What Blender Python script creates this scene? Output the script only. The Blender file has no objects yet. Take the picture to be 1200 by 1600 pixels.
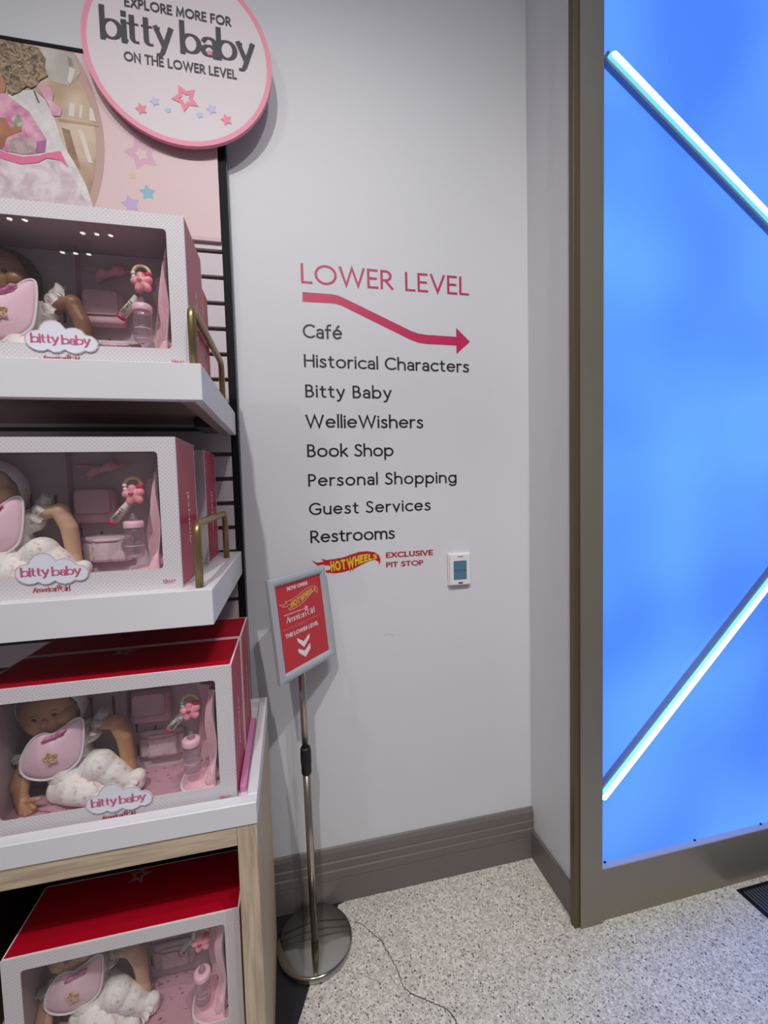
import bpy, bmesh, math, random
import numpy as np
from mathutils import Vector, Matrix
random.seed(4)
sc = bpy.context.scene
COL = sc.collection
PI = math.pi

# ------------------------------------------------------------------ camera, world, lights, exposure
EYE = 1.55
FPX = 673.8
CX, CY = 600.0, 800.0
def _rot(rx, ry, rz):
    cx, sx, cy, sy, cz, sz = math.cos(rx), math.sin(rx), math.cos(ry), math.sin(ry), math.cos(rz), math.sin(rz)
    X = np.array([[1, 0, 0], [0, cx, -sx], [0, sx, cx]]); Y = np.array([[cy, 0, sy], [0, 1, 0], [-sy, 0, cy]])
    Z = np.array([[cz, -sz, 0], [sz, cz, 0], [0, 0, 1]])
    return Z @ X @ Y
_R = _rot(.0569, -.2167, -.0268)
CAMR = np.c_[_R[:, 0], _R[:, 2], -_R[:, 1]]          # world -> (right, down, forward)
cam_d = bpy.data.cameras.new('camera'); cam = bpy.data.objects.new('camera', cam_d); COL.objects.link(cam)
cam_d.sensor_fit = 'VERTICAL'; cam_d.sensor_height = 24.0; cam_d.lens = FPX / 1600 * 24.0
cam_d.clip_start = .02; cam_d.clip_end = 60
m = Matrix.Identity(4)
for i in range(3):
    m[i][0] = CAMR[0][i]; m[i][1] = -CAMR[1][i]; m[i][2] = -CAMR[2][i]
m[2][3] = EYE
cam.matrix_world = m
sc.camera = cam

def _ray(p):
    return CAMR.T @ np.array([p[0] - CX, p[1] - CY, FPX])
def at(px, py, y):                                    # pixel -> point on the vertical plane at depth y
    d = _ray((px, py)); t = y / d[1]
    return Vector((d[0] * t, d[1] * t, EYE + d[2] * t))
def atz(px, py, z=0.0):                               # pixel -> point on the level at height z
    d = _ray((px, py)); t = (z - EYE) / d[2]
    return Vector((d[0] * t, d[1] * t, z))

world = bpy.data.worlds.new('store_ambient'); sc.world = world; world.use_nodes = True
world.node_tree.nodes['Background'].inputs[0].default_value = (.80, .84, .92, 1)
world.node_tree.nodes['Background'].inputs[1].default_value = .17

CEIL = 4.20
def area_light(name, loc, size, size_y, energy, color, rot=(0, 0, 0)):
    d = bpy.data.lights.new(name, 'AREA'); d.shape = 'RECTANGLE'; d.size = size; d.size_y = size_y
    d.energy = energy; d.color = color
    o = bpy.data.objects.new(name, d); COL.objects.link(o); o.location = loc; o.rotation_euler = rot
    return o
area_light('ceiling_fill', (-.2, -1.6, CEIL - .03), 3.4, 2.2, 30, (1, .98, .97))  # broad soft fill added under the ceiling behind the camera
SPOTS = [  # x, y, aim, watts, cone degrees
    (-.50, -1.10, (-.15, 1.3, 1.05), 176, 76),
    (-1.75, -1.30, (-.2, 1.5, 1.9), 42, 68),
    (.55, -1.00, (.5, 1.5, 1.5), 84, 74),
    (.80, -.70, (.50, 1.30, .0), 85, 40),
]
sc.view_settings.view_transform = 'Standard'
sc.view_settings.look = 'None'
sc.view_settings.gamma = 1
sc.view_settings.use_curve_mapping = False
sc.view_settings.exposure = 0.0

# ------------------------------------------------------------------ helpers
def lin(c):
    return tuple(((v / 255) / 12.92 if v / 255 <= .04045 else (((v / 255) + .055) / 1.055) ** 2.4) for v in c)
MATS = {}
def mat(name, rgb, rough=.5, metal=0.0, noise=0.0, nscale=30, bump=0.0, bscale=60, spec=.5, sheen=0.0, alpha=None, emit=0.0, coat=0.0):
    if name in MATS: return MATS[name]
    M = bpy.data.materials.new(name); M.use_nodes = True
    nt = M.node_tree; b = nt.nodes['Principled BSDF']
    c = lin(rgb) + (1,)
    b.inputs['Base Color'].default_value = c
    b.inputs['Roughness'].default_value = rough; b.inputs['Metallic'].default_value = metal
    b.inputs['Specular IOR Level'].default_value = spec
    b.inputs['Sheen Weight'].default_value = sheen
    b.inputs['Coat Weight'].default_value = coat
    if emit:
        b.inputs['Emission Color'].default_value = c; b.inputs['Emission Strength'].default_value = emit
    tc = nt.nodes.new('ShaderNodeTexCoord')
    if noise:
        n = nt.nodes.new('ShaderNodeTexNoise'); n.inputs['Scale'].default_value = nscale; n.inputs['Detail'].default_value = 4
        nt.links.new(tc.outputs['Object'], n.inputs['Vector'])
        mx = nt.nodes.new('ShaderNodeMix'); mx.data_type = 'RGBA'; mx.blend_type = 'MULTIPLY'
        rp = nt.nodes.new('ShaderNodeMapRange'); rp.inputs[3].default_value = 1 - noise; rp.inputs[4].default_value = 1 + noise
        nt.links.new(n.outputs['Fac'], rp.inputs[0])
        mx.inputs[0].default_value = 1; mx.inputs[6].default_value = c
        nt.links.new(rp.outputs[0], mx.inputs[7]); nt.links.new(mx.outputs[2], b.inputs['Base Color'])
    if bump:
        n = nt.nodes.new('ShaderNodeTexNoise'); n.inputs['Scale'].default_value = bscale; n.inputs['Detail'].default_value = 3
        nt.links.new(tc.outputs['Object'], n.inputs['Vector'])
        bp = nt.nodes.new('ShaderNodeBump'); bp.inputs['Strength'].default_value = bump; bp.inputs['Distance'].default_value = .004
        nt.links.new(n.outputs['Fac'], bp.inputs['Height']); nt.links.new(bp.outputs[0], b.inputs['Normal'])
    MATS[name] = M
    return M
def newmat(name):
    M = bpy.data.materials.new(name); M.use_nodes = True; MATS[name] = M
    return M, M.node_tree, M.node_tree.nodes['Principled BSDF']
def N(nt, typ, **kw):
    n = nt.nodes.new(typ)
    for k, v in kw.items(): setattr(n, k, v)
    return n
def math_n(nt, op, a, b=None):
    n = nt.nodes.new('ShaderNodeMath'); n.operation = op
    for i, v in enumerate((a, b)):
        if v is None: continue
        if isinstance(v, (int, float)): n.inputs[i].default_value = v
        else: nt.links.new(v, n.inputs[i])
    return n.outputs[0]
def mix_c(nt, f, a, b, blend='MIX'):
    n = nt.nodes.new('ShaderNodeMix'); n.data_type = 'RGBA'; n.blend_type = blend
    for i, v in ((0, f), (6, a), (7, b)):
        if isinstance(v, (int, float)): n.inputs[i].default_value = v
        elif isinstance(v, tuple): n.inputs[i].default_value = v + (1,) if len(v) == 3 else v
        else: nt.links.new(v, n.inputs[i])
    return n.outputs[2]

def obj(name, data, material=None, parent=None, kind=None, smooth=False, label=None):
    """links one mesh object; data is a bmesh or (verts, faces)"""
    me = bpy.data.meshes.new(name)
    if isinstance(data, bmesh.types.BMesh):
        data.normal_update(); data.to_mesh(me); data.free()
    elif isinstance(data, bpy.types.Mesh):
        me = data
    else:
        me.from_pydata([tuple(v) for v in data[0]], [], data[1]); me.update()
    if smooth:
        me.polygons.foreach_set('use_smooth', [True] * len(me.polygons))
    o = bpy.data.objects.new(name, me); COL.objects.link(o)
    if material:
        for mm in (material if isinstance(material, (list, tuple)) else [material]): me.materials.append(mm)
    if parent: o.parent = parent
    if kind: o['kind'] = kind
    if label: o['label'] = label
    return o
def tag(o, label, cat, group=None, kind=None):
    o['label'] = label; o['category'] = cat
    if group: o['group'] = group
    if kind: o['kind'] = kind
    return o
def thing(name, loc, label, cat, group=None, rot=(0, 0, 0)):
    o = bpy.data.objects.new(name, None); COL.objects.link(o); o.location = loc; o.rotation_euler = rot
    o.empty_display_size = .05
    return tag(o, label, cat, group)
def dup(root, loc, label, group=None, swap=None):
    def cp(o, par):
        c = o.copy()
        if par is not None: c.parent = par
        COL.objects.link(c)
        if swap and o.type == 'MESH' and any(s.name in swap for s in o.data.materials if s):
            c.data = o.data.copy()
            for i, s in enumerate(c.data.materials):
                if s.name in swap: c.data.materials[i] = MATS[swap[s.name]]
        return c
    r = cp(root, None); r.location = loc; r['label'] = label
    if group: r['group'] = group
    for ch in list(root.children):
        c = cp(ch, r)
        for g in list(ch.children): cp(g, c)
    return r

def bm_box(bm, lo, hi, bevel=0, seg=2):
    lo, hi = Vector(lo), Vector(hi)
    r = bmesh.ops.create_cube(bm, size=1)
    vs = r['verts']
    for v in vs:
        v.co = Vector((lo[i] + (v.co[i] + .5) * (hi[i] - lo[i]) for i in range(3)))
    if bevel:
        es = set(e for v in vs for e in v.link_edges)
        bmesh.ops.bevel(bm, geom=list(es), offset=bevel, segments=seg, affect='EDGES', profile=.5)
    return bm
def box(lo, hi, bevel=0, seg=2):
    return bm_box(bmesh.new(), lo, hi, bevel, seg)
def boxes(*lst, bevel=0):
    bm = bmesh.new()
    for lo, hi in lst: bm_box(bm, lo, hi, bevel)
    return bm
def lathe(profile, n=32, axis=(0, 0), cap=True):
    """profile: list of (r, z)"""
    V, F = [], []
    for r, z in profile:
        for k in range(n):
            a = 2 * PI * k / n; V.append((axis[0] + r * math.cos(a), axis[1] + r * math.sin(a), z))
    for i in range(len(profile) - 1):
        for k in range(n):
            k2 = (k + 1) % n
            F.append((i * n + k, i * n + k2, (i + 1) * n + k2, (i + 1) * n + k))
    if cap:
        F.append(tuple(range(n - 1, -1, -1))); F.append(tuple((len(profile) - 1) * n + k for k in range(n)))
    return V, F
def tube(pts, r, n=12, closed=False, cap=True):
    pts = [Vector(p) for p in pts]; L = len(pts)
    rs = r if isinstance(r, (list, tuple)) else [r] * L
    V, F = [], []
    prev = None
    for i, p in enumerate(pts):
        a = pts[(i - 1) % L] if (closed or i > 0) else p
        b = pts[(i + 1) % L] if (closed or i < L - 1) else p
        t = (b - a).normalized()
        if prev is None:
            u = t.cross(Vector((0, 0, 1)))
            if u.length < .1: u = t.cross(Vector((1, 0, 0)))
        else:
            u = prev - t * prev.dot(t)
        u.normalize(); prev = u; w = t.cross(u)
        for k in range(n):
            an = 2 * PI * k / n; V.append(p + (u * math.cos(an) + w * math.sin(an)) * rs[i])
    for i in range(L if closed else L - 1):
        j = (i + 1) % L
        for k in range(n):
            k2 = (k + 1) % n; F.append((i * n + k, i * n + k2, j * n + k2, j * n + k))
    if cap and not closed:
        F.append(tuple(range(n - 1, -1, -1))); F.append(tuple((L - 1) * n + k for k in range(n)))
    return V, F
def smoothpath(pts, k=8, closed=False):
    """Catmull-Rom"""
    P = [Vector(p) for p in pts]; n = len(P); out = []
    rng = range(n) if closed else range(n - 1)
    for i in rng:
        p1, p2 = P[i], P[(i + 1) % n]
        p0 = P[(i - 1) % n] if (closed or i > 0) else p1
        p3 = P[(i + 2) % n] if (closed or i + 2 < n) else p2
        for s in range(k):
            t = s / k
            out.append(.5 * ((2 * p1) + (p2 - p0) * t + (2 * p0 - 5 * p1 + 4 * p2 - p3) * t * t + (3 * p1 - p0 - 3 * p2 + p3) * t ** 3))
    if not closed: out.append(P[-1])
    return out
def fill(pts, n_hint=None):
    """flat polygon of world/local points, triangulated"""
    bm = bmesh.new()
    vs = [bm.verts.new(p) for p in pts]
    f = bm.faces.new(vs); f.normal_update()
    bmesh.ops.triangulate(bm, faces=[f])
    return bm
def slab(pts, off):
    """closed outline pts extruded by vector off"""
    bm = bmesh.new()
    vs = [bm.verts.new(p) for p in pts]
    f = bm.faces.new(vs); f.normal_update()
    r = bmesh.ops.extrude_face_region(bm, geom=[f])
    for v in r['geom']:
        if isinstance(v, bmesh.types.BMVert): v.co += Vector(off)
    big = [f for f in bm.faces if len(f.verts) > 4]
    for f in big: f.normal_update()
    if big: bmesh.ops.triangulate(bm, faces=big)
    bmesh.ops.recalc_face_normals(bm, faces=bm.faces)
    return bm
def blob(prims, voxel=.003, smooth=6):
    """one continuous surface round balls, ellipsoids and tapered limbs.
    prims: ('ball', c, (rx,ry,rz) or r, roll) or ('limb', [pts], [radii])"""
    bm = bmesh.new()
    def ball(c, r, roll=0, yaw=0):
        r = (r, r, r) if isinstance(r, (int, float)) else r
        g = bmesh.ops.create_icosphere(bm, subdivisions=3, radius=1)
        Mx = Matrix.Translation(c) @ Matrix.Rotation(roll, 4, 'Y') @ Matrix.Rotation(yaw, 4, 'Z') @ Matrix.Diagonal((r[0], r[1], r[2], 1))
        bmesh.ops.transform(bm, matrix=Mx, verts=g['verts'])
    for p in prims:
        if p[0] == 'ball': ball(Vector(p[1]), p[2], *(p[3:] or ()))
        else:
            pts, rr = p[1], p[2]
            for i, q in enumerate(pts): ball(Vector(q), rr[i])
            V, F = tube(pts, list(rr), 16)
            vs = [bm.verts.new(v) for v in V]
            for f in F: bm.faces.new([vs[k] for k in f])
    bmesh.ops.recalc_face_normals(bm, faces=bm.faces)
    me = bpy.data.meshes.new('tmp'); bm.to_mesh(me); bm.free()
    o = bpy.data.objects.new('tmp', me); COL.objects.link(o)
    md = o.modifiers.new('r', 'REMESH'); md.mode = 'VOXEL'; md.voxel_size = voxel
    if smooth:
        s = o.modifiers.new('s', 'SMOOTH'); s.factor = .5; s.iterations = smooth
    bpy.context.view_layer.update()
    dg = bpy.context.evaluated_depsgraph_get()
    res = bpy.data.meshes.new_from_object(o.evaluated_get(dg))
    bpy.data.objects.remove(o); bpy.data.meshes.remove(me)
    return res

# ------------------------------------------------------------------ lettering drawn stroke by stroke
def arc(cx, cy, rx, ry, a0, a1, n=None):
    n = n or max(4, int(abs(a1 - a0) / 12))
    return [(cx + rx * math.cos(math.radians(a0 + (a1 - a0) * i / n)), cy + ry * math.sin(math.radians(a0 + (a1 - a0) * i / n))) for i in range(n + 1)]
def spl(pts):
    return [(v.x, v.y) for v in smoothpath([(x, y, 0) for x, y in pts], 5)]
X = .68
_s = [(.37, .61), (.28, .67), (.17, .68), (.06, .62), (.05, .50), (.13, .41), (.25, .34), (.36, .27), (.40, .16), (.33, .04), (.2, 0), (.09, .015), (.0, .07)]
_S = [(x * 1.25, y / .68) for x, y in _s]
GL = {
 'A': (.74, [[(0, 0), (.37, 1), (.74, 0)], [(.13, .34), (.61, .34)]]),
 'B': (.52, [[(0, 0), (0, 1), (.22, 1)] + arc(.22, .76, .22, .24, 90, -90) + [(.02, .52)], [(.25, .52)] + arc(.25, .26, .27, .26, 90, -90) + [(0, 0)]]),
 'C': (.78, [arc(.48, .5, .48, .5, 50, 310)]),
 'D': (.72, [[(0, 0), (0, 1), (.25, 1)] + arc(.25, .5, .47, .5, 90, -90) + [(0, 0)]]),
 'E': (.46, [[(.44, 1), (0, 1), (0, 0), (.46, 0)], [(0, .52), (.40, .52)]]),
 'F': (.44, [[(.44, 1), (0, 1), (0, 0)], [(0, .52), (.40, .52)]]),
 'G': (.86, [arc(.48, .5, .48, .5, 50, 318) + [(.86, .46), (.52, .46)]]),
 'H': (.66, [[(0, 0), (0, 1)], [(.66, 0), (.66, 1)], [(0, .53), (.66, .53)]]),
 'I': (0.0, [[(0, 0), (0, 1)]]),
 'L': (.44, [[(0, 1), (0, 0), (.44, 0)]]),
 'M': (.86, [[(0, 0), (.06, 1), (.43, .15), (.80, 1), (.86, 0)]]),
 'N': (.66, [[(0, 0), (0, 1), (.66, 0), (.66, 1)]]),
 'O': (1.0, [arc(.5, .5, .5, .5, 0, 360, 40)]),
 'P': (.48, [[(0, 0), (0, 1), (.2, 1)] + arc(.2, .73, .28, .27, 90, -90) + [(.02, .46)]]),
 'R': (.56, [[(0, 0), (0, 1), (.2, 1)] + arc(.2, .73, .28, .27, 90, -90) + [(.02, .46)], [(.2, .46), (.56, 0)]]),
 'S': (.50, [spl(_S)]),
 'T': (.62, [[(0, 1), (.62, 1)], [(.31, 1), (.31, 0)]]),
 'U': (.62, [[(0, 1), (0, .31)] + arc(.31, .31, .31, .31, 180, 360) + [(.62, 1)]]),
 'V': (.72, [[(0, 1), (.36, 0), (.72, 1)]]),
 'W': (1.22, [[(0, 1), (.30, 0), (.61, 1), (.92, 0), (1.22, 1)]]),
 'X': (.66, [[(0, 0), (.66, 1)], [(0, 1), (.66, 0)]]),
 '1': (.2, [[(0, .78), (.2, 1), (.2, 0)]]),
 '8': (.5, [arc(.25, .75, .21, .25, 0, 360), arc(.25, .26, .25, .26, 0, 360)]),
 '+': (.3, [[(0, .75), (.3, .75)], [(.15, .6), (.15, .9)]]),
 '!': (0.0, [[(0, .34), (0, 1)], [(0, -.01), (0, .01)]]),
 'a': (.46, [[(.46, 0), (.46, .46)] + arc(.24, .46, .22, .22, 0, 150)[1:], arc(.23, .19, .23, .19, 0, 360, 24)]),
 'b': (.62, [[(0, 0), (0, 1.08)], arc(.31, .34, .31, .34, 0, 360, 30)]),
 'c': (.52, [arc(.34, .34, .34, .34, 52, 308)]),
 'e': (.62, [[(.02, .37), (.61, .37)] + arc(.31, .35, .31, .33, 8, 315)]),
 'f': (.36, [[(.13, 0), (.13, .85)] + arc(.33, .86, .20, .21, 180, 75), [(0, .67), (.34, .67)]]),
 'g': (.60, [arc(.30, .34, .30, .34, 0, 360, 30), [(.60, .68), (.60, -.06)] + arc(.31, -.06, .29, .24, 0, -150)]),
 'h': (.54, [[(0, 0), (0, 1.08)], arc(.27, .40, .27, .28, 180, 0) + [(.54, 0)]]),
 'i': (0.0, [[(0, 0), (0, .68)], [(0, .915), (0, .945)]]),
 'k': (.46, [[(0, 0), (0, 1.08)], [(.02, .28), (.42, .68)], [(.15, .38), (.46, 0)]]),
 'l': (0.0, [[(0, 0), (0, 1.08)]]),
 'm': (.92, [[(0, 0), (0, .68)], arc(.23, .42, .23, .26, 180, 0) + [(.46, 0)], arc(.69, .42, .23, .26, 180, 0) + [(.92, 0)]]),
 'n': (.54, [[(0, 0), (0, .68)], arc(.27, .40, .27, .28, 180, 0) + [(.54, 0)]]),
 'o': (.66, [arc(.33, .34, .33, .34, 0, 360, 30)]),
 'p': (.62, [[(0, -.34), (0, .68)], arc(.31, .34, .31, .34, 0, 360, 30)]),
 'r': (.30, [[(0, 0), (0, .68)], arc(.25, .40, .25, .28, 180, 75)]),
 's': (.40, [spl(_s)]),
 't': (.36, [[(.14, .9), (.14, .17)] + arc(.31, .17, .17, .17, 180, 285), [(0, .67), (.34, .67)]]),
 'u': (.52, [[(0, .68), (0, .26)] + arc(.26, .26, .26, .26, 180, 360) + [(.52, .68)], [(.52, .68), (.52, 0)]]),
 'v': (.52, [[(0, .68), (.26, 0), (.52, .68)]]),
 'y': (.54, [[(0, .68), (.28, .03)], [(.54, .68), (.22, -.2), (.15, -.31), (.02, -.33)]]),
}
GL['é'] = (.62, GL['e'][1] + [[(.27, .84), (.43, 1.02)]])
SERIFS = {'b': [(-.10, 1.05, .1, 1.05)], 'i': [(-.12, .67, .08, .67), (-.12, .01, .14, .01)], 'y': [(-.09, .68, .15, .68), (.43, .68, .62, .68)],
          'A': [(-.1, .0, .12, .0), (.6, .0, .88, .0)], 'm': [(-.1, .67, .06, .67), (-.08, 0, .1, 0), (.36, 0, .56, 0), (.82, 0, 1.02, 0)], 'r': [(-.1, .67, .06, .67), (-.08, 0, .14, 0)],
          'n': [(-.1, .67, .06, .67), (-.08, 0, .1, 0), (.44, 0, .64, 0)], 'l': [(-.12, 1.05, .08, 1.05), (-.12, 0, .12, 0)], 'a': [(.44, 0, .6, .03)], 'k': [], 't': []}
def ribbon(pts, wf, ext=True):
    P = [np.array(p, float) for p in pts]
    P = [P[0]] + [p for a, p in zip(P, P[1:]) if np.hypot(*(p - a)) > 1e-5]
    closed = np.hypot(*(P[0] - P[-1])) < 1e-5 and len(P) > 3
    if closed: P = P[:-1]
    n = len(P)
    if n < 2: return [], []
    if ext and not closed:
        d = P[0] - P[1]; d /= np.hypot(*d); P[0] = P[0] + d * wf(d) * .5
        d = P[-1] - P[-2]; d /= np.hypot(*d); P[-1] = P[-1] + d * wf(d) * .5
    V, F = [], []
    for i in range(n):
        a = P[i] - P[i - 1] if (i > 0 or closed) else None
        b = P[(i + 1) % n] - P[i] if (i < n - 1 or closed) else None
        if a is None: a = b
        if b is None: b = a
        a = a / np.hypot(*a); b = b / np.hypot(*b)
        na = np.array([-a[1], a[0]]); nb = np.array([-b[1], b[0]])
        nn = na + nb; l = np.hypot(*nn)
        nn = nn / l if l > 1e-6 else na
        k = 1 / max(.36, float(nn @ na))
        w = .5 * (wf(a) + wf(b)) * .5 * k
        V.append(P[i] + nn * w); V.append(P[i] - nn * w)
    for i in range(n if closed else n - 1):
        j = (i + 1) % n
        F.append((2 * i, 2 * i + 1, 2 * j + 1, 2 * j))
    return V, F
def layout(s, width, weight, space=.3, gap=.16):
    """x offset of every letter so that the line is width (cap heights) long"""
    adv = [GL[c][0] + weight if c != ' ' else space for c in s]
    nat = sum(adv); tr = (width - nat) / max(1, len(s) - 1)
    xs, x = [], 0
    for a in adv: xs.append(x); x += a + tr
    return xs
LIFT = 6e-5                                            # each stroke sits a hair above the one it crosses
def text2d(s, cap, width, weight=.12, serif=False, space=.3, words=False):
    """polygons (x, z, stroke number) of the line in its own plane, baseline from (0,0)"""
    parts = [([], [])]
    W = width / cap
    nat = sum(GL[c][0] + weight if c != ' ' else space for c in s)
    sx = 1.0
    if nat > W * .98: sx = W * .92 / nat
    if serif: sx = W / (nat - .05 * (len(s) - 1))
    elif weight > .2 and sx == 1.0: sx = min(1.4, W * .97 / (nat + .02 * len(s)))
    xs = layout(s, W / sx, weight, space)
    ns = 0
    for c, x0 in zip(s, xs):
        if c == ' ':
            if words: parts.append(([], []))
            continue
        V, F = parts[-1]
        strokes = list(GL[c][1])
        if serif:
            th, tn = weight, weight * .36
            wf = lambda d: tn + (th - tn) * abs(d[1]) ** 1.3
            st2 = []
            for st in strokes:                       # split at sharp corners
                cur = [st[0]]
                for i in range(1, len(st)):
                    cur.append(st[i])
                    if i < len(st) - 1:
                        a = np.subtract(st[i], st[i - 1]); b = np.subtract(st[i + 1], st[i])
                        na, nb = np.hypot(*a), np.hypot(*b)
                        if na > 1e-6 and nb > 1e-6 and a @ b / na / nb < .6:
                            st2.append(cur); cur = [st[i]]
                st2.append(cur)
            strokes = st2
            if c == 'i': strokes = strokes[:1] + [[(0, .985), (0, .995)]]
        else:
            wf = lambda d: weight
        def put(vs, fs):
            nonlocal ns
            o = len(V); ns += 1
            for k, v in enumerate(vs): V.append(((x0 + v[0] + weight / 2) * sx * cap, (v[1] * (1 - weight) + weight / 2) * cap, ns % 7 + .7 * (k // 2) / max(1, len(vs) // 2)))
            for f in fs: F.append(tuple(o + k for k in f))
        for st in strokes: put(*ribbon(st, wf))
        if serif:
            for (a, b, c2, d) in SERIFS.get(c, []):
                put(*ribbon([(a, b), (c2, d)], lambda q: weight * .5, ext=False))
    return [p for p in parts if p[0]] if words else parts[0]
def plane_map(o, u, w):
    o, u, w = Vector(o), Vector(u), Vector(w)
    return lambda x, z: o + u * x + w * z
def lettering(name, s, pm, x0, z0, cap, width, material, parent=None, weight=.12, serif=False, space=.3, label=None):
    V, F = text2d(s, cap, width, weight, serif, space)
    return obj(name, ([pm(x0 + x, z0 + z) - Vector((0, LIFT * l, 0)) for x, z, l in V], F), material, parent, label=label)
def star_pts(n=5, ro=1, ri=.45, rot=90):
    return [((ro if k % 2 == 0 else ri) * math.cos(math.radians(rot + k * 180 / n)), (ro if k % 2 == 0 else ri) * math.sin(math.radians(rot + k * 180 / n))) for k in range(2 * n)]
def ring_poly(outer, inner):
    n = len(outer); V = list(outer) + list(inner)
    return V, [(i, (i + 1) % n, n + (i + 1) % n, n + i) for i in range(n)]

# ------------------------------------------------------------------ materials
def dotted_card():
    M, nt, b = newmat('white_dotted_card')
    tc = N(nt, 'ShaderNodeTexCoord'); mp = N(nt, 'ShaderNodeMapping'); mp.inputs['Rotation'].default_value = (0, 0, 0)
    mp.inputs['Scale'].default_value = (118, 118, 118)
    nt.links.new(tc.outputs['Object'], mp.inputs[0])
    sx = N(nt, 'ShaderNodeSeparateXYZ'); nt.links.new(mp.outputs[0], sx.inputs[0])
    u = math_n(nt, 'ADD', sx.outputs[0], sx.outputs[2]); v = math_n(nt, 'SUBTRACT', sx.outputs[0], sx.outputs[2])
    fu = math_n(nt, 'SUBTRACT', math_n(nt, 'FRACT', u), .5); fv = math_n(nt, 'SUBTRACT', math_n(nt, 'FRACT', v), .5)
    d = math_n(nt, 'ADD', math_n(nt, 'MULTIPLY', fu, fu), math_n(nt, 'MULTIPLY', fv, fv))
    k = math_n(nt, 'LESS_THAN', d, .016)
    c = mix_c(nt, k, lin((212, 206, 210)), lin((146, 130, 140)))
    nt.links.new(c, b.inputs['Base Color']); b.inputs['Roughness'].default_value = .5
    return M
def floral(name, base=(248, 243, 238)):
    M, nt, b = newmat(name)
    tc = N(nt, 'ShaderNodeTexCoord')
    col = base_c = lin(base) + (1,)
    prev = None
    for sc_, thr, c in ((70, .17, (214, 120, 150)), (86, .15, (150, 160, 96)), (150, .15, (196, 150, 160))):
        v = N(nt, 'ShaderNodeTexVoronoi'); v.inputs['Scale'].default_value = sc_
        nz = N(nt, 'ShaderNodeTexNoise'); nz.inputs['Scale'].default_value = 120
        mx = N(nt, 'ShaderNodeMix', data_type='RGBA'); mx.blend_type = 'LINEAR_LIGHT'; mx.inputs[0].default_value = .012
        nt.links.new(tc.outputs['Object'], mx.inputs[6]); nt.links.new(nz.outputs['Color'], mx.inputs[7])
        nt.links.new(mx.outputs[2], v.inputs['Vector'])
        rnd = N(nt, 'ShaderNodeSeparateColor'); nt.links.new(v.outputs['Color'], rnd.inputs[0])
        k = math_n(nt, 'MULTIPLY', math_n(nt, 'LESS_THAN', v.outputs['Distance'], thr + .09), math_n(nt, 'GREATER_THAN', rnd.outputs[0], .45))
        prev = mix_c(nt, k, prev if prev is not None else lin(base), lin(c))
    nt.links.new(prev, b.inputs['Base Color']); b.inputs['Roughness'].default_value = .85
    b.inputs['Sheen Weight'].default_value = .2
    return M
def terrazzo():
    M, nt, b = newmat('grey_terrazzo')
    tc = N(nt, 'ShaderNodeTexCoord')
    n1 = N(nt, 'ShaderNodeTexNoise'); n1.inputs['Scale'].default_value = 5; n1.inputs['Detail'].default_value = 5
    nt.links.new(tc.outputs['Object'], n1.inputs['Vector'])
    c = mix_c(nt, n1.outputs['Fac'], lin((206, 200, 190)), lin((228, 223, 214)))
    v0 = N(nt, 'ShaderNodeTexVoronoi'); v0.inputs['Scale'].default_value = 130
    nt.links.new(tc.outputs['Object'], v0.inputs['Vector'])
    s0 = N(nt, 'ShaderNodeSeparateColor'); nt.links.new(v0.outputs['Color'], s0.inputs[0])
    g = N(nt, 'ShaderNodeMapRange'); g.inputs[3].default_value = .74; g.inputs[4].default_value = 1.16
    nt.links.new(s0.outputs[1], g.inputs[0])
    c = mix_c(nt, 1.0, c, g.outputs[0], 'MULTIPLY')
    for sc_, frac, thr, cc in ((170, .80, .40, (112, 108, 108)), (95, .90, .33, (104, 98, 96)), (260, .76, .42, (148, 140, 132)), (120, .90, .36, (244, 240, 234))):
        v = N(nt, 'ShaderNodeTexVoronoi'); v.inputs['Scale'].default_value = sc_
        nt.links.new(tc.outputs['Object'], v.inputs['Vector'])
        s = N(nt, 'ShaderNodeSeparateColor'); nt.links.new(v.outputs['Color'], s.inputs[0])
        k = math_n(nt, 'MULTIPLY', math_n(nt, 'LESS_THAN', v.outputs['Distance'], thr), math_n(nt, 'GREATER_THAN', s.outputs[0], frac))
        c = mix_c(nt, k, c, lin(cc))
    nt.links.new(c, b.inputs['Base Color']); b.inputs['Roughness'].default_value = .34
    b.inputs['Specular IOR Level'].default_value = .4
    return M
def oak():
    M, nt, b = newmat('pale_oak')
    tc = N(nt, 'ShaderNodeTexCoord'); mp = N(nt, 'ShaderNodeMapping'); mp.inputs['Scale'].default_value = (60, 60, 3.2)
    nt.links.new(tc.outputs['Object'], mp.inputs[0])
    w = N(nt, 'ShaderNodeTexNoise'); w.inputs['Scale'].default_value = 2.2; w.inputs['Detail'].default_value = 6; w.inputs['Distortion'].default_value = .6
    nt.links.new(mp.outputs[0], w.inputs['Vector'])
    r = N(nt, 'ShaderNodeValToRGB'); e = r.color_ramp.elements
    e[0].position = .32; e[0].color = lin((172, 150, 126)) + (1,); e[1].position = .66; e[1].color = lin((208, 188, 162)) + (1,)
    nt.links.new(w.outputs['Fac'], r.inputs[0]); nt.links.new(r.outputs[0], b.inputs['Base Color'])
    b.inputs['Roughness'].default_value = .5
    return M
def oak_cross():
    M = MATS['pale_oak'].copy(); M.name = 'pale_oak_cross'; MATS['pale_oak_cross'] = M
    for n in M.node_tree.nodes:
        if n.type == 'MAPPING': n.inputs['Scale'].default_value = (3.2, 60, 60)
    return M
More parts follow.
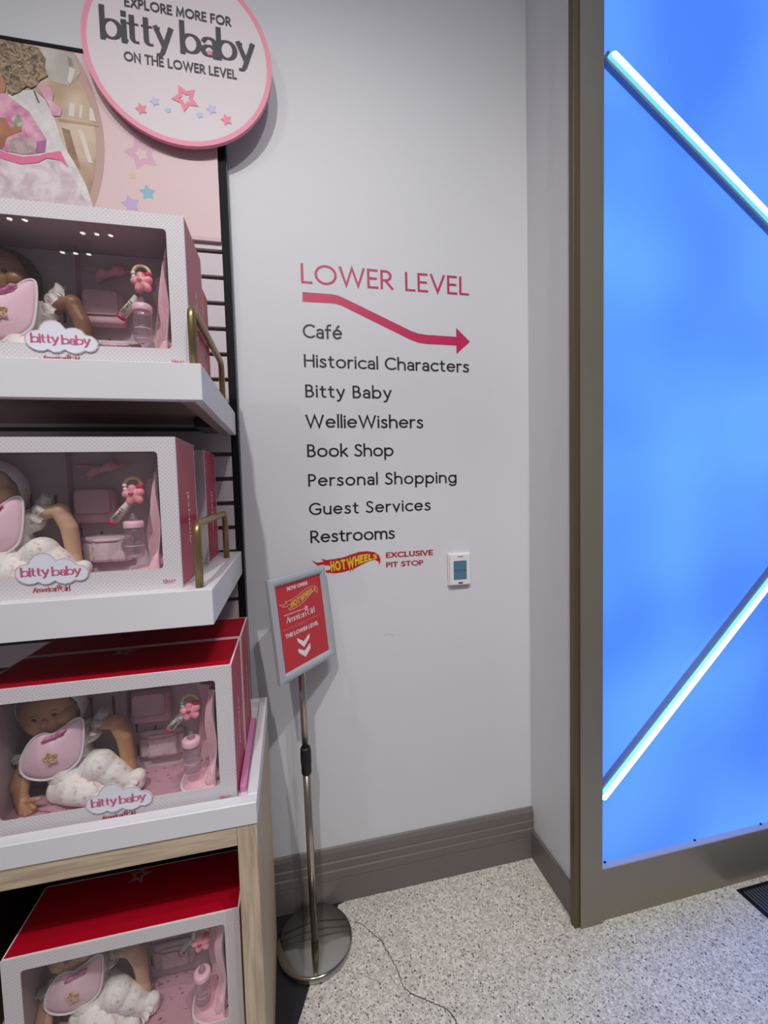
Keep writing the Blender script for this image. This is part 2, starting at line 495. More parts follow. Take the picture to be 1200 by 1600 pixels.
def film(name, tint=(250, 250, 250), refl=1.0, rough=.03, body=.0, bodyc=(230, 215, 220)):
    """clear sheet: see-through with a mirror gloss that grows at grazing angles"""
    M, nt, b = newmat(name); nt.nodes.remove(b)
    out = nt.nodes['Material Output']
    t = N(nt, 'ShaderNodeBsdfTransparent'); t.inputs[0].default_value = lin(tint) + (1,)
    g = N(nt, 'ShaderNodeBsdfGlossy'); g.inputs['Roughness'].default_value = rough
    f = N(nt, 'ShaderNodeLayerWeight'); f.inputs[0].default_value = .5
    k = math_n(nt, 'MULTIPLY', math_n(nt, 'ADD', math_n(nt, 'MULTIPLY', math_n(nt, 'POWER', f.outputs['Facing'], 5), .95), .05), refl)
    m1 = N(nt, 'ShaderNodeMixShader'); nt.links.new(k, m1.inputs[0]); nt.links.new(t.outputs[0], m1.inputs[1]); nt.links.new(g.outputs[0], m1.inputs[2])
    last = m1
    if body:
        df = N(nt, 'ShaderNodeBsdfDiffuse'); df.inputs[0].default_value = lin(bodyc) + (1,)
        m2 = N(nt, 'ShaderNodeMixShader'); m2.inputs[0].default_value = body
        nt.links.new(m1.outputs[0], m2.inputs[1]); nt.links.new(df.outputs[0], m2.inputs[2]); last = m2
    nt.links.new(last.outputs[0], out.inputs[0])
    return M
def scribble_card():
    """pink card printed with dark handwriting-like flecks"""
    M, nt, b = newmat('pink_scribble_card')
    tc = N(nt, 'ShaderNodeTexCoord'); mp = N(nt, 'ShaderNodeMapping'); mp.inputs['Scale'].default_value = (28, 75, 60)
    mp.inputs['Rotation'].default_value = (0, 0, -.2)
    nt.links.new(tc.outputs['Object'], mp.inputs[0])
    v = N(nt, 'ShaderNodeTexNoise'); v.inputs['Scale'].default_value = 1.6; v.inputs['Detail'].default_value = 5; v.inputs['Roughness'].default_value = .65
    nt.links.new(mp.outputs[0], v.inputs['Vector'])
    k = math_n(nt, 'GREATER_THAN', v.outputs['Fac'], .625)
    c = mix_c(nt, k, lin((205, 156, 170)), lin((120, 60, 84)))
    nt.links.new(c, b.inputs['Base Color']); b.inputs['Roughness'].default_value = .6
    return M
def printed(name, a, b2, scale=40, rough=.6, detail=6, dist=0.0):
    """printed picture tones: two inks in a noise pattern"""
    M, nt, b = newmat(name)
    tc = N(nt, 'ShaderNodeTexCoord'); n = N(nt, 'ShaderNodeTexNoise'); n.inputs['Scale'].default_value = scale
    n.inputs['Detail'].default_value = detail; n.inputs['Distortion'].default_value = dist
    nt.links.new(tc.outputs['Object'], n.inputs['Vector'])
    r = N(nt, 'ShaderNodeValToRGB'); e = r.color_ramp.elements
    e[0].position = .36; e[0].color = lin(a) + (1,); e[1].position = .64; e[1].color = lin(b2) + (1,)
    nt.links.new(n.outputs['Fac'], r.inputs[0]); nt.links.new(r.outputs[0], b.inputs['Base Color'])
    b.inputs['Roughness'].default_value = rough
    return M
def lit_acrylic():
    """blue acrylic lit from behind: the tone drifts softly over the sheet and two fainter bands cross it"""
    M, nt, b = newmat('lit_blue_acrylic')
    tc = N(nt, 'ShaderNodeTexCoord'); sx = N(nt, 'ShaderNodeSeparateXYZ'); nt.links.new(tc.outputs['Object'], sx.inputs[0])
    n = N(nt, 'ShaderNodeTexNoise'); n.inputs['Scale'].default_value = 1.5; n.inputs['Detail'].default_value = 1
    nt.links.new(tc.outputs['Object'], n.inputs['Vector'])
    r = N(nt, 'ShaderNodeValToRGB'); e = r.color_ramp.elements
    e[0].position = .34; e[0].color = lin((72, 128, 226))[:2] + (1.05, 1); e[1].position = .66; e[1].color = lin((100, 165, 253))[:2] + (1.5, 1)
    nt.links.new(n.outputs['Fac'], r.inputs[0])
    # faint pale bands parallel to the upper tube
    q = math_n(nt, 'ADD', math_n(nt, 'MULTIPLY', sx.outputs[0], .66), sx.outputs[2])
    band = math_n(nt, 'ABSOLUTE', math_n(nt, 'SUBTRACT', q, 3.93))
    k = N(nt, 'ShaderNodeMapRange'); k.inputs[1].default_value = .05; k.inputs[2].default_value = .10; k.inputs[3].default_value = .32; k.inputs[4].default_value = 0
    nt.links.new(band, k.inputs[0])
    c = mix_c(nt, k.outputs[0], r.outputs[0], lin((104, 168, 253)))
    b.inputs['Base Color'].default_value = lin((40, 80, 160)) + (1,)
    nt.links.new(c, b.inputs['Emission Color']); b.inputs['Emission Strength'].default_value = 1.0
    b.inputs['Roughness'].default_value = .25; b.inputs['Specular IOR Level'].default_value = .3
    return M

WALLP = mat('white_wall_paint', (216, 216, 220), .55, noise=.012, nscale=3, bump=.05, bscale=220)
CEILP = mat('ceiling_paint', (205, 205, 205), .8)
BASE = mat('taupe_baseboard_paint', (112, 105, 102), .42, noise=.04, nscale=8)
TERR = terrazzo()
BLACKFL = mat('black_floor_vinyl', (30, 31, 35), .42, noise=.2, nscale=200)
CRACK = mat('floor_crack_dirt', (74, 70, 66), .9)
METAL = mat('brushed_bronze_steel', (150, 142, 126), .38, metal=.55, noise=.03, nscale=12, bump=.01, bscale=300)
METALD = mat('dark_bronze_edge', (104, 92, 68), .45, metal=.5)
GREYLEDGE = mat('pale_grey_ledge', (168, 172, 184), .5)
ACR = lit_acrylic()
TUBE = mat('lit_white_tube', (236, 255, 255), .4, emit=2.2)
TUBESIDE = mat('lit_cyan_diffuser', (120, 220, 245), .4, emit=.85)
CHAN = mat('aluminium_channel', (130, 138, 150), .4, metal=.6)
SHELFW = mat('white_shelf_laminate', (224, 222, 226), .42, noise=.01, nscale=4)
SHELFU = mat('shelf_underside_board', (150, 130, 120), .35, noise=.05, nscale=6)
SLAT = mat('slatwall_panel', (204, 194, 200), .5)
GROOVE = mat('slatwall_groove', (98, 86, 84), .5)
BLACKM = mat('black_upright_paint', (12, 13, 17), .65, spec=.2)
GREYEDGE = mat('grey_panel_edge', (96, 98, 108), .5)
BRASS = mat('aged_brass', (150, 130, 88), .36, metal=.75)
OAK = oak(); OAKX = oak_cross()
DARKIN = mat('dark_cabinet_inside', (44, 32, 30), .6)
DOTS = dotted_card()
REDC = mat('crimson_card', (176, 8, 34), .42, noise=.02, nscale=30, spec=.3)
REDS = mat('crimson_side_card', (186, 40, 68), .40)
WEDGE = mat('white_card_edge', (238, 226, 230), .5)
PINKIN = mat('pink_inner_card', (190, 170, 177), .6)
PINKIN2 = mat('pale_pink_insert', (206, 192, 198), .6)
SLOT = mat('dark_red_slot', (112, 24, 48), .6)
SCRIB = scribble_card()
FILM = film('window_film', refl=1.2, rough=.015, body=.025, bodyc=(200, 180, 188))
BADGE = mat('white_badge_card', (226, 226, 236), .45)
PINKT = mat('rose_print', (204, 86, 128), .5)
REDT = mat('red_print', (176, 40, 62), .5)
WHITET = mat('white_print', (240, 236, 238), .5)
GREYP = mat('grey_print', (178, 150, 152), .5)
SKIN_L = mat('light_tan_vinyl', (214, 172, 140), .48, noise=.03, nscale=30)
SKIN_M = mat('tan_vinyl', (196, 146, 108), .45, noise=.03, nscale=30)
SKIN_D = mat('brown_vinyl', (138, 96, 68), .42, noise=.03, nscale=30)
SKIN_DEFAULT = SKIN_M
FLOR = floral('floral_cotton')
BONNET = mat('white_bonnet_cotton', (232, 226, 226), .9, bump=.3, bscale=90)
BIBM = mat('pink_bib_fleece', (246, 206, 220), .9, sheen=.4, bump=.1, bscale=400)
SATIN = mat('white_satin', (240, 232, 238), .28, sheen=.3)
GOLD = mat('gold_thread', (206, 178, 120), .5)
RIBBON = mat('orchid_ribbon', (214, 120, 170), .4)
EYE_M = mat('dark_eye', (34, 24, 22), .15)
HAIRM = mat('dark_hair', (40, 28, 26), .7)
LIPS = mat('doll_lips', (190, 110, 104), .4)
BROW = mat('doll_brow', (120, 84, 60), .6)
RATTLE = mat('pink_rattle_plastic', (244, 158, 168), .35)
HEARTM = mat('rose_heart', (172, 64, 84), .5)
MAG = mat('magenta_plastic', (206, 30, 92), .3)
YEL = mat('pale_yellow_plastic', (228, 208, 150), .35)
GOLDP = mat('gold_plastic', (190, 156, 92), .3, metal=.4)
WPL = mat('white_plastic', (234, 228, 226), .4)
OLIVE = mat('olive_print', (104, 108, 60), .6)
CAPP = mat('pink_bottle_collar', (246, 198, 214), .35)
CLEAR = film('clear_bottle_plastic', tint=(238, 226, 232), refl=1.6, rough=.06, body=.12, bodyc=(235, 215, 224))
MILKLINE = mat('frosted_edge', (235, 215, 225), .3)
POUCH = mat('pink_quilted_pouch', (216, 176, 188), .75, noise=.1, nscale=40, bump=.2, bscale=120)
POUCHL = mat('pouch_piping', (200, 140, 160), .7)
DIAPER = floral('pale_floral_nappy', (228, 206, 214))
BOWM = mat('pink_bow_cotton', (236, 176, 184), .8, noise=.06, nscale=60)
FLEECE = mat('pink_plush_fleece', (246, 190, 204), .95, sheen=.6, noise=.08, nscale=18, bump=.6, bscale=90)

# ------------------------------------------------------------------ the room shell
WY = 1.556           # back wall
RX = .938            # return wall
PY = 1.243           # front of the lit panel's frame
def wall_mesh():
    bm = bmesh.new()
    bm_box(bm, (-3.2, WY, 0), (RX + .10, WY + .12, CEIL))
    return bm
obj('wall_back', wall_mesh(), WALLP, kind='structure')
obj('wall_return', box((RX, PY + .028, 0), (RX + .06, WY - .0005, CEIL)), WALLP, kind='structure')
floor = obj('floor', box((-3.2, -3.8, -.05), (3.6, WY, 0)), TERR, kind='structure')
obj('ceiling', box((-3.2, -3.8, CEIL), (3.6, WY + .12, CEIL + .08)), CEILP, kind='structure')
# black flooring beside the cabinet, with its metal edge strip
bp_ = [atz(466, 1600), atz(484, 1541), atz(529, 1414), atz(541, 1395)]
e0 = bp_[0] + (bp_[0] - bp_[1]) * 3
pts = [Vector((e.x, e.y, .0008)) for e in [e0] + bp_[:3]] + [Vector((.152, WY - .016, .0008)), Vector((-.6, WY - .016, .0008)), Vector((-.6, e0.y, .0008))]
obj('black_flooring', fill(pts), BLACKFL, floor, kind='structure')
# cracks in the terrazzo
def crack(pxs, w):
    P = [atz(x, y) for x, y in pxs]
    out = []
    for i, p in enumerate(smoothpath(P, 9)):
        out.append((p.x + random.uniform(-1, 1) * .0018, p.y + random.uniform(-1, 1) * .0018))
    V, F = ribbon(out, lambda d: w * random.uniform(.5, 1.4), ext=False)
    return [(v[0], v[1], .0009) for v in V], F
def c8(x, y): return (420 + x / 3.158, 1380 + y / 3.158)
obj('floor_crack', crack([c8(420, 190), c8(460, 205), c8(500, 240), c8(550, 280), c8(580, 330), c8(610, 380), c8(640, 440), c8(660, 500), c8(700, 545), c8(770, 575), c8(830, 600), c8(880, 625), c8(910, 660), c8(930, 695), c8(950, 740)], .0024), CRACK, floor, kind='structure')
obj('floor_crack', crack([c8(380, 440), c8(440, 445), c8(500, 470), c8(560, 492)], .0009), CRACK, floor, kind='structure')
obj('floor_crack', crack([c8(595, 455), c8(620, 490), c8(640, 525)], .0011), CRACK, floor, kind='structure')
obj('floor_crack', crack([c8(515, 222), c8(540, 255), c8(570, 300)], .0015), CRACK, floor, kind='structure')

def extrude_profile(prof, x0, x1):
    """prof: (y, z) outline, closed; swept along x"""
    n = len(prof); V = [(x0, y, z) for y, z in prof] + [(x1, y, z) for y, z in prof]
    F = [(i, (i + 1) % n, n + (i + 1) % n, n + i) for i in range(n)] + [tuple(range(n - 1, -1, -1)), tuple(range(n, 2 * n))]
    return V, F
prof = [(0, 0), (-.016, 0), (-.016, .090), (-.0145, .0925), (-.0175, .096), (-.0175, .126), (-.0135, .131), (-.0155, .134), (-.0155, .158), (-.0115, .163), (-.0135, .167), (-.0125, .196), (-.006, .208), (0, .212)]
obj('baseboard_back', extrude_profile([(WY + y, z) for y, z in prof], -.6, RX), BASE, kind='structure')
obj('baseboard_return', box((RX - .012, PY + .028, 0), (RX + .001, WY - .016, .119), .002), BASE, kind='structure')

# ------------------------------------------------------------------ lit blue wall panel
pan = thing('light_panel', (RX, PY, 0), 'tall glowing blue wall panel in a bronze steel frame, crossed by two white light tubes', 'light panel')
PL = Vector((RX, PY, 0))
def loc(p): return Vector(p) - PL
obj('frame_post', boxes(((-.005, -.003, 0), (.081, .05, CEIL - .02))), METAL, pan)
obj('post_edge', box((-.024, .003, 0), (-.0055, .028, CEIL - .02), .001), METALD, pan, label='darker bronze edge strip of the post')
obj('bottom_rail', box((.0815, .004, 0), (2.3, .05, .188)), METAL, pan)
obj('ledge', box((.0815, .0045, .1882), (2.3, .028, .1925)), GREYLEDGE, pan, label='pale grey ledge under the blue sheet')
obj('backlit_sheet', box((.0815, .0265, .1930), (2.3, .040, CEIL - .02)), ACR, pan)
for px, py, dark in ((944.5, 1350.5, 0), (1085, 1313, 0), (1188, 1289, 0)):
    p = at(px, py, PY + .025) - PL
    obj('clip', box((p.x - .003, .022, .1926), (p.x + .004, .0262, .197)), BLACKM, pan)
def light_tube(pa, pb, up, lead):
    TY = .006
    a = at(*pa, PY + TY) - PL; b = at(*pb, PY + TY) - PL
    a.y = b.y = TY
    d = (b - a).normalized(); b = b + d * .9; a = a - d * lead
    nrm = Vector((-d.z, 0, d.x)) * up
    def rod(r, y, name, m_, par):
        o = Vector((0, y - TY, 0)); rr = [r * math.sin(math.radians(t)) for t in (4, 25, 45, 65, 90)]
        pts = [a + o - d * r * math.cos(math.radians(t)) for t in (4, 25, 45, 65, 90)] + [b + o]
        return obj(name, tube(pts, rr + [r], 18), m_, par, smooth=True)
    T = rod(.0118, TY - .001, 'light_tube', TUBE, pan)
    rod(.0158, TY + .0058, 'tube_diffuser', TUBESIDE, T)
    bm = bmesh.new()
    def strip(o0, o1, y0, y1, back):
        a_ = a - d * back
        pts8 = [a_ + nrm * o0, a_ + nrm * o1, b + nrm * o1, b + nrm * o0]
        vs = [bm.verts.new((p.x, y0, p.z)) for p in pts8] + [bm.verts.new((p.x, y1, p.z)) for p in pts8]
        for f in ((0, 1, 2, 3), (7, 6, 5, 4), (0, 4, 5, 1), (1, 5, 6, 2), (2, 6, 7, 3), (3, 7, 4, 0)): bm.faces.new([vs[k] for k in f])
    strip(.018, -.027, .0185, .0262, .025); strip(-.0172, -.0265, .008, .0184, .025)
    obj('tube_channel', bm, CHAN, T)
light_tube((959, 88), (1200, 338), 1, 0)
light_tube((943.5, 1243), (1200, 913), -1, .002)

# floor grille
g0 = atz(1150, 1391.7); g1 = atz(1200, 1438)
gx, gy = 1.588, g0.y
gr = thing('floor_grille', (gx, gy - .16, 0), 'black slotted floor grille set in the terrazzo before the blue panel', 'floor grille')
bm = boxes(((0, 0, .0005), (.5, .012, .004)), ((0, .148, .0005), (.5, .16, .004)), ((0, .012, .0005), (.012, .148, .004)), ((.488, .012, .0005), (.5, .148, .004)))
obj('grille_frame', bm, mat('black_grille_frame', (34, 34, 38), .4, metal=.5), gr)
bm = bmesh.new()
for k in range(34): bm_box(bm, (.018 + k * .0139, .012, .0009), (.018 + k * .0139 + .0062, .148, .0038))
obj('grille_bars', bm, mat('steel_grille_bar', (150, 152, 160), .35, metal=.8), gr)
obj('grille_pan', box((.012, .012, .0004), (.488, .148, .0008)), mat('black_grille_pan', (10, 10, 12), .7), gr)

# ------------------------------------------------------------------ wall lettering
INK = mat('black_vinyl_lettering', (22, 22, 26), .45)
ROSE = mat('rose_vinyl_lettering', (190, 36, 88), .45)
LY = WY - .0008
wallm = lambda x, z: Vector((x, LY, z))
def wall_line(s, pl, pr, ptop, material, label, weight=.146, group=None, space=.32, cat='wall lettering', lead=0):
    a = at(*pl, LY); b = at(*pr, LY); t = at(*ptop, LY)
    zz = a.z
    ws = text2d(s, t.z - zz, b.x - a.x, weight, False, space, True)
    base = Vector((a.x, LY, zz))
    mk = lambda V: [(x, -LIFT * l, z) for x, z, l in V]
    if len(ws) == 1:
        o = obj('wall_lettering', (mk(ws[0][0]), ws[0][1]), material); o.location = base
        return tag(o, label, cat, group)
    o = thing('wall_lettering', base, label, cat, group)
    for V, F in ws: obj('word', (mk(V), F), material, o)
    return o
wall_line('LOWER LEVEL', (470.5, 442.6), (733, 462.4), (469.6, 410.7), ROSE, 'large rose capitals reading LOWER LEVEL on the white wall above the arrow', .13, space=.42)
G = 'black directory lines on the white wall'
wall_line('Café', (473.5, 528.2), (534.9, 530), (473.5, 505.6), INK, 'black wall line reading Café under the left half of the rose arrow', group=G)
wall_line('Historical Characters', (475.2, 573.9), (733, 582.2), (475, 553), INK, 'black wall line reading Historical Characters, the longest line of the list', group=G)
wall_line('Bitty Baby', (477.3, 621.1), (612, 624), (477.3, 600.4), INK, 'third black wall line, two words both starting with B', group=G)
wall_line('WellieWishers', (477.6, 668.9), (661.5, 669.5), (477.6, 647.5), INK, 'black wall line of one long word starting with W, fourth in the list', group=G)
wall_line('Book Shop', (480.2, 714.5), (615, 714), (480.2, 694), INK, 'black wall line reading Book Shop', group=G)
wall_line('Personal Shopping', (481.8, 760.6), (713.5, 756), (481.8, 740.6), INK, 'black wall line reading Personal Shopping', group=G)
wall_line('Guest Services', (483, 805.3), (673, 799.5), (483, 785.8), INK, 'black wall line reading Guest Services', group=G)
wall_line('Restrooms', (485.3, 849), (617.2, 843.3), (485.3, 829.0), INK, 'black wall line reading Restrooms, lowest of the black list', group=G)
WINE = mat('crimson_vinyl_lettering', (172, 26, 50), .45)
wall_line('EXCLUSIVE', (603.1, 872), (676.7, 867.5), (603.1, 863), WINE, 'small crimson wall line reading EXCLUSIVE beside the flame emblem', .23)
wall_line('PIT STOP', (603.5, 887), (661.6, 883), (603.5, 878.3), WINE, 'small crimson wall line reading PIT STOP under the EXCLUSIVE line', .23, space=.38)
ar = [(122, 248), (200, 254), (290, 261), (328, 268), (362, 282), (760, 477), (800, 491), (845, 499), (1023, 511), (1023, 458), (1104, 540), (1025, 612), (1024, 562), (850, 553), (805, 546), (755, 528), (352, 328), (325, 319), (290, 314), (200, 309), (122, 304)]
A_ = [at(440 + x / 3.75, 390 + y / 3.75, LY) for x, y in ar]
tag(obj('wall_arrow', fill(A_), mat('rose_vinyl_arrow', (198, 30, 88), .45)), 'rose arrow stepping down to the right under the LOWER LEVEL capitals', 'arrow')

def flame_emblem(pt, parent, mats, outline_only=False, letters_w=.34):
    """flame shaped emblem with slanted capitals; pt maps traced points to the surface"""
    fl = [(28, 130), (65, 147), (112, 140), (92, 120), (130, 129), (180, 122), (240, 111), (300, 90), (350, 74), (400, 69), (450, 76), (480, 95), (492, 125), (485, 166), (477, 140), (455, 126), (420, 133), (370, 158), (310, 190), (250, 208), (190, 218), (130, 214), (122, 200), (148, 196), (158, 180), (148, 165), (124, 163), (105, 172), (66, 164)]
    if outline_only:
        V, F = ribbon(fl + [fl[0]], lambda d: 4.2)
        obj('flame_outline', ([pt(x, y, 0) for x, y in V], F), mats[0], parent)
    else:
        obj('flame', fill([pt(x, y, 0) for x, y in fl]), mats[0], parent)
    bot = [(160, 211), (215, 204), (280, 192), (340, 166), (400, 140), (468, 122)]
    top = [(152, 132), (205, 127), (270, 112), (335, 92), (400, 84), (468, 88)]
    def warp(u, v):
        u = min(max(u, 0), .9999) * 5; i = int(u); f = u - i
        b_ = np.array(bot[i]) * (1 - f) + np.array(bot[i + 1]) * f; t_ = np.array(top[i]) * (1 - f) + np.array(top[i + 1]) * f
        p = b_ + (t_ - b_) * v
        return p[0], p[1]
    for wt, lift, mm, nm in ((letters_w + .16, 1, mats[1], 'letter_outline'), (letters_w, 2, mats[2], 'letters')):  # wider dark copy underneath draws the printed outline of the capitals
        if mm is None: continue
        V, F = text2d('HOT WHEELS', 1.0, 7.2, letters_w, False, .02)
        if wt != letters_w:
            V0, F0 = V, F
            V, F = [], []
            s = 'HOT WHEELS'
            xs = layout(s, 7.2, letters_w, .02)
            nat = sum(GL[c][0] + letters_w if c != ' ' else .02 for c in s)
            sx = 7.2 * .92 / nat if nat > 7.2 * .98 else min(1.4, 7.2 * .97 / (nat + .02 * len(s)))
            xs = layout(s, 7.2 / sx, letters_w, .02)
            for c, x0 in zip(s, xs):
                if c == ' ': continue
                for st in GL[c][1]:
                    vs, fs = ribbon(st, lambda d: wt); o = len(V)
                    for v in vs: V.append(((x0 + v[0] + letters_w / 2) * sx, v[1] * (1 - letters_w) + letters_w / 2, len(V) % 5))
                    for f in fs: F.append(tuple(o + k for k in f))
        obj(nm, ([pt(*warp(x / 7.2, z), lift + l * .1) for x, z, l in V], F), mm, parent)
fe = thing('wall_emblem', at(545, 885, LY), 'red and yellow flame emblem on the white wall under the directory list', 'emblem')
fo = Vector(fe.location)
flamepx = lambda x, y, k: at(480 + x / 4.2857, 845 + y / 4.2857, LY - .0004 * k) - fo
flame_emblem(flamepx, fe, (mat('flame_red', (196, 24, 36), .45), mat('flame_dark_outline', (96, 16, 20), .5), mat('flame_yellow', (240, 184, 48), .45)))

# thermostat
ty = WY - .022
t0 = at(702.7, 866, ty); t1 = at(735.7, 913.5, ty)
tcx, tcz = (t0.x + t1.x) / 2, (t0.z + t1.z) / 2; tw, th_ = (t1.x - t0.x), (t0.z - t1.z) * .97
ts = thing('thermostat', (tcx, WY, tcz), 'small white thermostat with a grey-blue screen on the wall right of the crimson lines', 'thermostat')
obj('back_plate', box((-tw / 2 - .003, -.012, -th_ / 2 - .003), (tw / 2 + .003, -.0003, th_ / 2 + .003), .003), WPL, ts)
obj('face_plate', box((-tw / 2, -.022, -th_ / 2), (tw / 2, -.0122, th_ / 2), .004, 3), WPL, ts)
s0 = at(708.6, 876.8, ty) - Vector((tcx, WY, tcz)); s1 = at(729.3, 904.6, ty) - Vector((tcx, WY, tcz))
SCRN = mat('lcd_screen', (86, 124, 148), .2)
obj('screen', box((s0.x, -.0228, s1.z), (s1.x, -.0221, s0.z)), SCRN, ts)
zm = (s0.z + s1.z) / 2
obj('screen_line', box((s0.x + .001, -.0231, zm - .001), (s1.x - .001, -.0229, zm + .001)), mat('lcd_line', (58, 84, 104), .3), ts)
bm = bmesh.new()
for k, wv in enumerate((.003, .002, .0035, .0025, .003)): bm_box(bm, (-.010 + k * .0046, -.0227, th_ / 2 - .0115), (-.010 + k * .0046 + wv, -.0221, th_ / 2 - .0085))
obj('brand_mark', bm, INK, ts)
obj('button', box((-.009, -.0235, -th_ / 2 + .006), (.009, -.0221, -th_ / 2 + .0115), .0006), mat('dark_button', (70, 70, 74), .5), ts)
# faint scuff on the wall
sp = smoothpath([at(600, 993, LY), at(606, 990.5, LY), at(612, 991.5, LY), at(615, 994, LY)], 5)
V, F = ribbon([(p.x, p.z) for p in sp], lambda d: .0016)
tag(obj('wall_scuff', ([(v[0], LY, v[1]) for v in V], F), mat('grey_scuff', (176, 174, 178), .7)), 'faint grey scuff on the white wall below the thermostat', 'scuff mark')

# ------------------------------------------------------------------ display fixture: slatwall, header, round sign
SY = 1.52; XS = -.158
sl = thing('slatwall_panel', (XS, WY - .001, 0), 'pale slatted display panel with a black right edge behind the doll boxes', 'display panel')
so = Vector(sl.location)
gz = [2.326 - k * .0815 for k in range(27)]
bm = bmesh.new()
edges = [2.362] + [z for z in gz if z > .2]
prev = 2.362
for z in gz:
    if z < .15: break
    bm_box(bm, Vector((-1.9, SY, z + .007)) - so, Vector((XS - .022, SY + .014, prev)) - so)
    prev = z - .007
bm_box(bm, Vector((-1.9, SY, .05)) - so, Vector((XS - .022, SY + .014, prev)) - so)
obj('slats', bm, SLAT, sl)
obj('groove_backing', box(Vector((-1.9, SY + .0142, .05)) - so, Vector((XS - .022, SY + .030, 2.362)) - so), GROOVE, sl)
obj('black_upright', box(Vector((XS - .0215, SY, .02)) - so, Vector((XS + .001, SY + .012, 2.874)) - so), BLACKM, sl)
obj('side_edge', box(Vector((XS - .0215, SY + .0122, .02)) - so, Vector((XS + .004, SY + .034, 2.874)) - so), GREYEDGE, sl)

HY = 1.512
hd = thing('header_graphic', (XS - .022, HY + .02, 2.362), 'pink printed header graphic with a child photo and stars above the top shelf', 'poster')
ho = Vector(hd.location)
HPINK = mat('pale_pink_print', (218, 190, 192), .5, noise=.01, nscale=4)
obj('panel', box(Vector((-1.9, HY, 2.363)) - ho, Vector((XS - .0220, HY + .02, 2.862)) - ho), HPINK, hd)
obj('top_edge', box(Vector((-1.9, HY - .003, 2.8622)) - ho, Vector((XS - .0220, HY + .022, 2.872)) - ho), BLACKM, hd)
obj('bottom_strip', box(Vector((-1.9, HY - .004, 2.352)) - ho, Vector((XS - .0222, HY + .007, 2.3628)) - ho), mat('pink_strip', (206, 176, 182), .5), hd)
def hp(x, y, k=1): return at(x / 5.517, 40 + y / 5.517, HY - .0004 * k) - ho
# round picture: circle fitted through traced points of its right rim
P = np.array([[p.x, p.z] for p in (hp(*q) for q in ((660, 270), (760, 450), (850, 700), (895, 950), (900, 1100), (870, 1350), (830, 1530)))])
A2 = np.c_[2 * P, np.ones(len(P))]; sol = np.linalg.lstsq(A2, (P ** 2).sum(1), rcond=None)[0]
ccx, ccz = sol[0], sol[1]; cr = math.sqrt(sol[2] + ccx ** 2 + ccz ** 2)
hy = HY - ho.y; ztop = 2.8615 - ho.z; zbot = 2.3640 - ho.z
def disc(r, k):
    pts = []
    for i in range(120):
        a = 2 * PI * i / 120; x = ccx + r * math.cos(a); z = ccz + r * math.sin(a)
        pts.append((max(x, -1.9 - ho.x), hy - .0004 * k, min(max(z, zbot), ztop)))
    return fill(pts)
obj('photo_ring', disc(cr, 1), mat('tan_pink_ring', (186, 150, 142), .5), hd)
photo = obj('photo', disc(cr * .955, 2), printed('photo_wood_tones', (164, 134, 104), (206, 184, 160), 9, .5, 2), hd)
def patch(name, pts, material, k, smooth=False):
    P = [hp(x, y, k) for x, y in pts]
    for p in P: p.z = min(max(p.z, zbot), ztop)
    return obj(name, fill(P), material, photo)
patch('photo_wall', [(300, 130), (640, 250), (700, 400), (590, 520), (420, 470), (380, 320)], printed('photo_grey_wall', (176, 170, 160), (204, 198, 188), 12), 3)
patch('photo_shelf_lines', [(500, 800), (850, 850), (852, 872), (500, 825)], printed('photo_shelf', (170, 140, 112), (196, 168, 140), 20), 3)
for q in ([(600, 660), (650, 680), (640, 790), (590, 780)], [(690, 680), (715, 690), (705, 800), (680, 795)], [(770, 700), (800, 720), (828, 830), (770, 815)], [(670, 890), (720, 920), (800, 1190), (760, 1180)], [(600, 360), (650, 380), (610, 500), (580, 480)]):
    patch('photo_white_objects', q, mat('photo_white', (214, 206, 196), .5), 4)
patch('photo_grey_item', [(580, 260), (620, 290), (630, 345), (590, 345)], mat('photo_grey', (140, 130, 130), .5), 4.5)
patch('photo_dark_gap', [(530, 880), (600, 900), (700, 1250), (600, 1150)], printed('photo_brown', (140, 108, 80), (168, 136, 106), 15), 3.5)
patch('photo_white_dress', [(60, 600), (180, 555), (290, 555), (390, 640), (470, 800), (540, 1020), (640, 1180), (740, 1370), (800, 1545), (820, 1640), (-60, 1640), (-60, 600)], printed('photo_white_cotton', (206, 200, 200), (232, 226, 226), 25), 5)
patch('photo_skirt', [(-60, 1120), (60, 1150), (340, 1190), (520, 1160), (600, 1240), (700, 1440), (760, 1545), (780, 1640), (-60, 1640)], printed('photo_skirt_print', (196, 176, 184), (226, 214, 218), 22, .6, 5, .8), 6)
patch('photo_pink_ruffle', [(300, 500), (380, 490), (440, 540), (460, 600), (450, 650), (530, 720), (520, 780), (450, 780), (420, 680), (360, 580)], printed('photo_ruffle_pink', (206, 146, 166), (232, 186, 200), 30), 7)
patch('photo_pink_bodice', [(-60, 580), (40, 580), (130, 650), (250, 740), (330, 870), (400, 980), (390, 1090), (250, 1110), (60, 1090), (-60, 1040)], printed('photo_bodice', (196, 116, 154), (228, 172, 190), 26), 7)
patch('photo_posy', [(100, 800), (160, 760), (210, 840), (180, 890), (110, 870)], printed('photo_green_posy', (130, 134, 108), (206, 200, 190), 50), 8)
patch('photo_posy', [(60, 1000), (150, 960), (300, 980), (320, 1080), (200, 1110), (80, 1080)], printed('photo_grey_posy', (150, 146, 128), (206, 166, 176), 40), 8)
patch('photo_purple_corner', [(320, 1000), (400, 985), (385, 1090), (310, 1100)], mat('photo_purple', (166, 92, 150), .5), 8)
patch('photo_arm', [(-60, 780), (50, 800), (90, 880), (180, 870), (190, 910), (120, 930), (60, 960), (20, 1060), (-60, 1060)], printed('photo_skin', (140, 86, 60), (178, 118, 86), 14), 9)
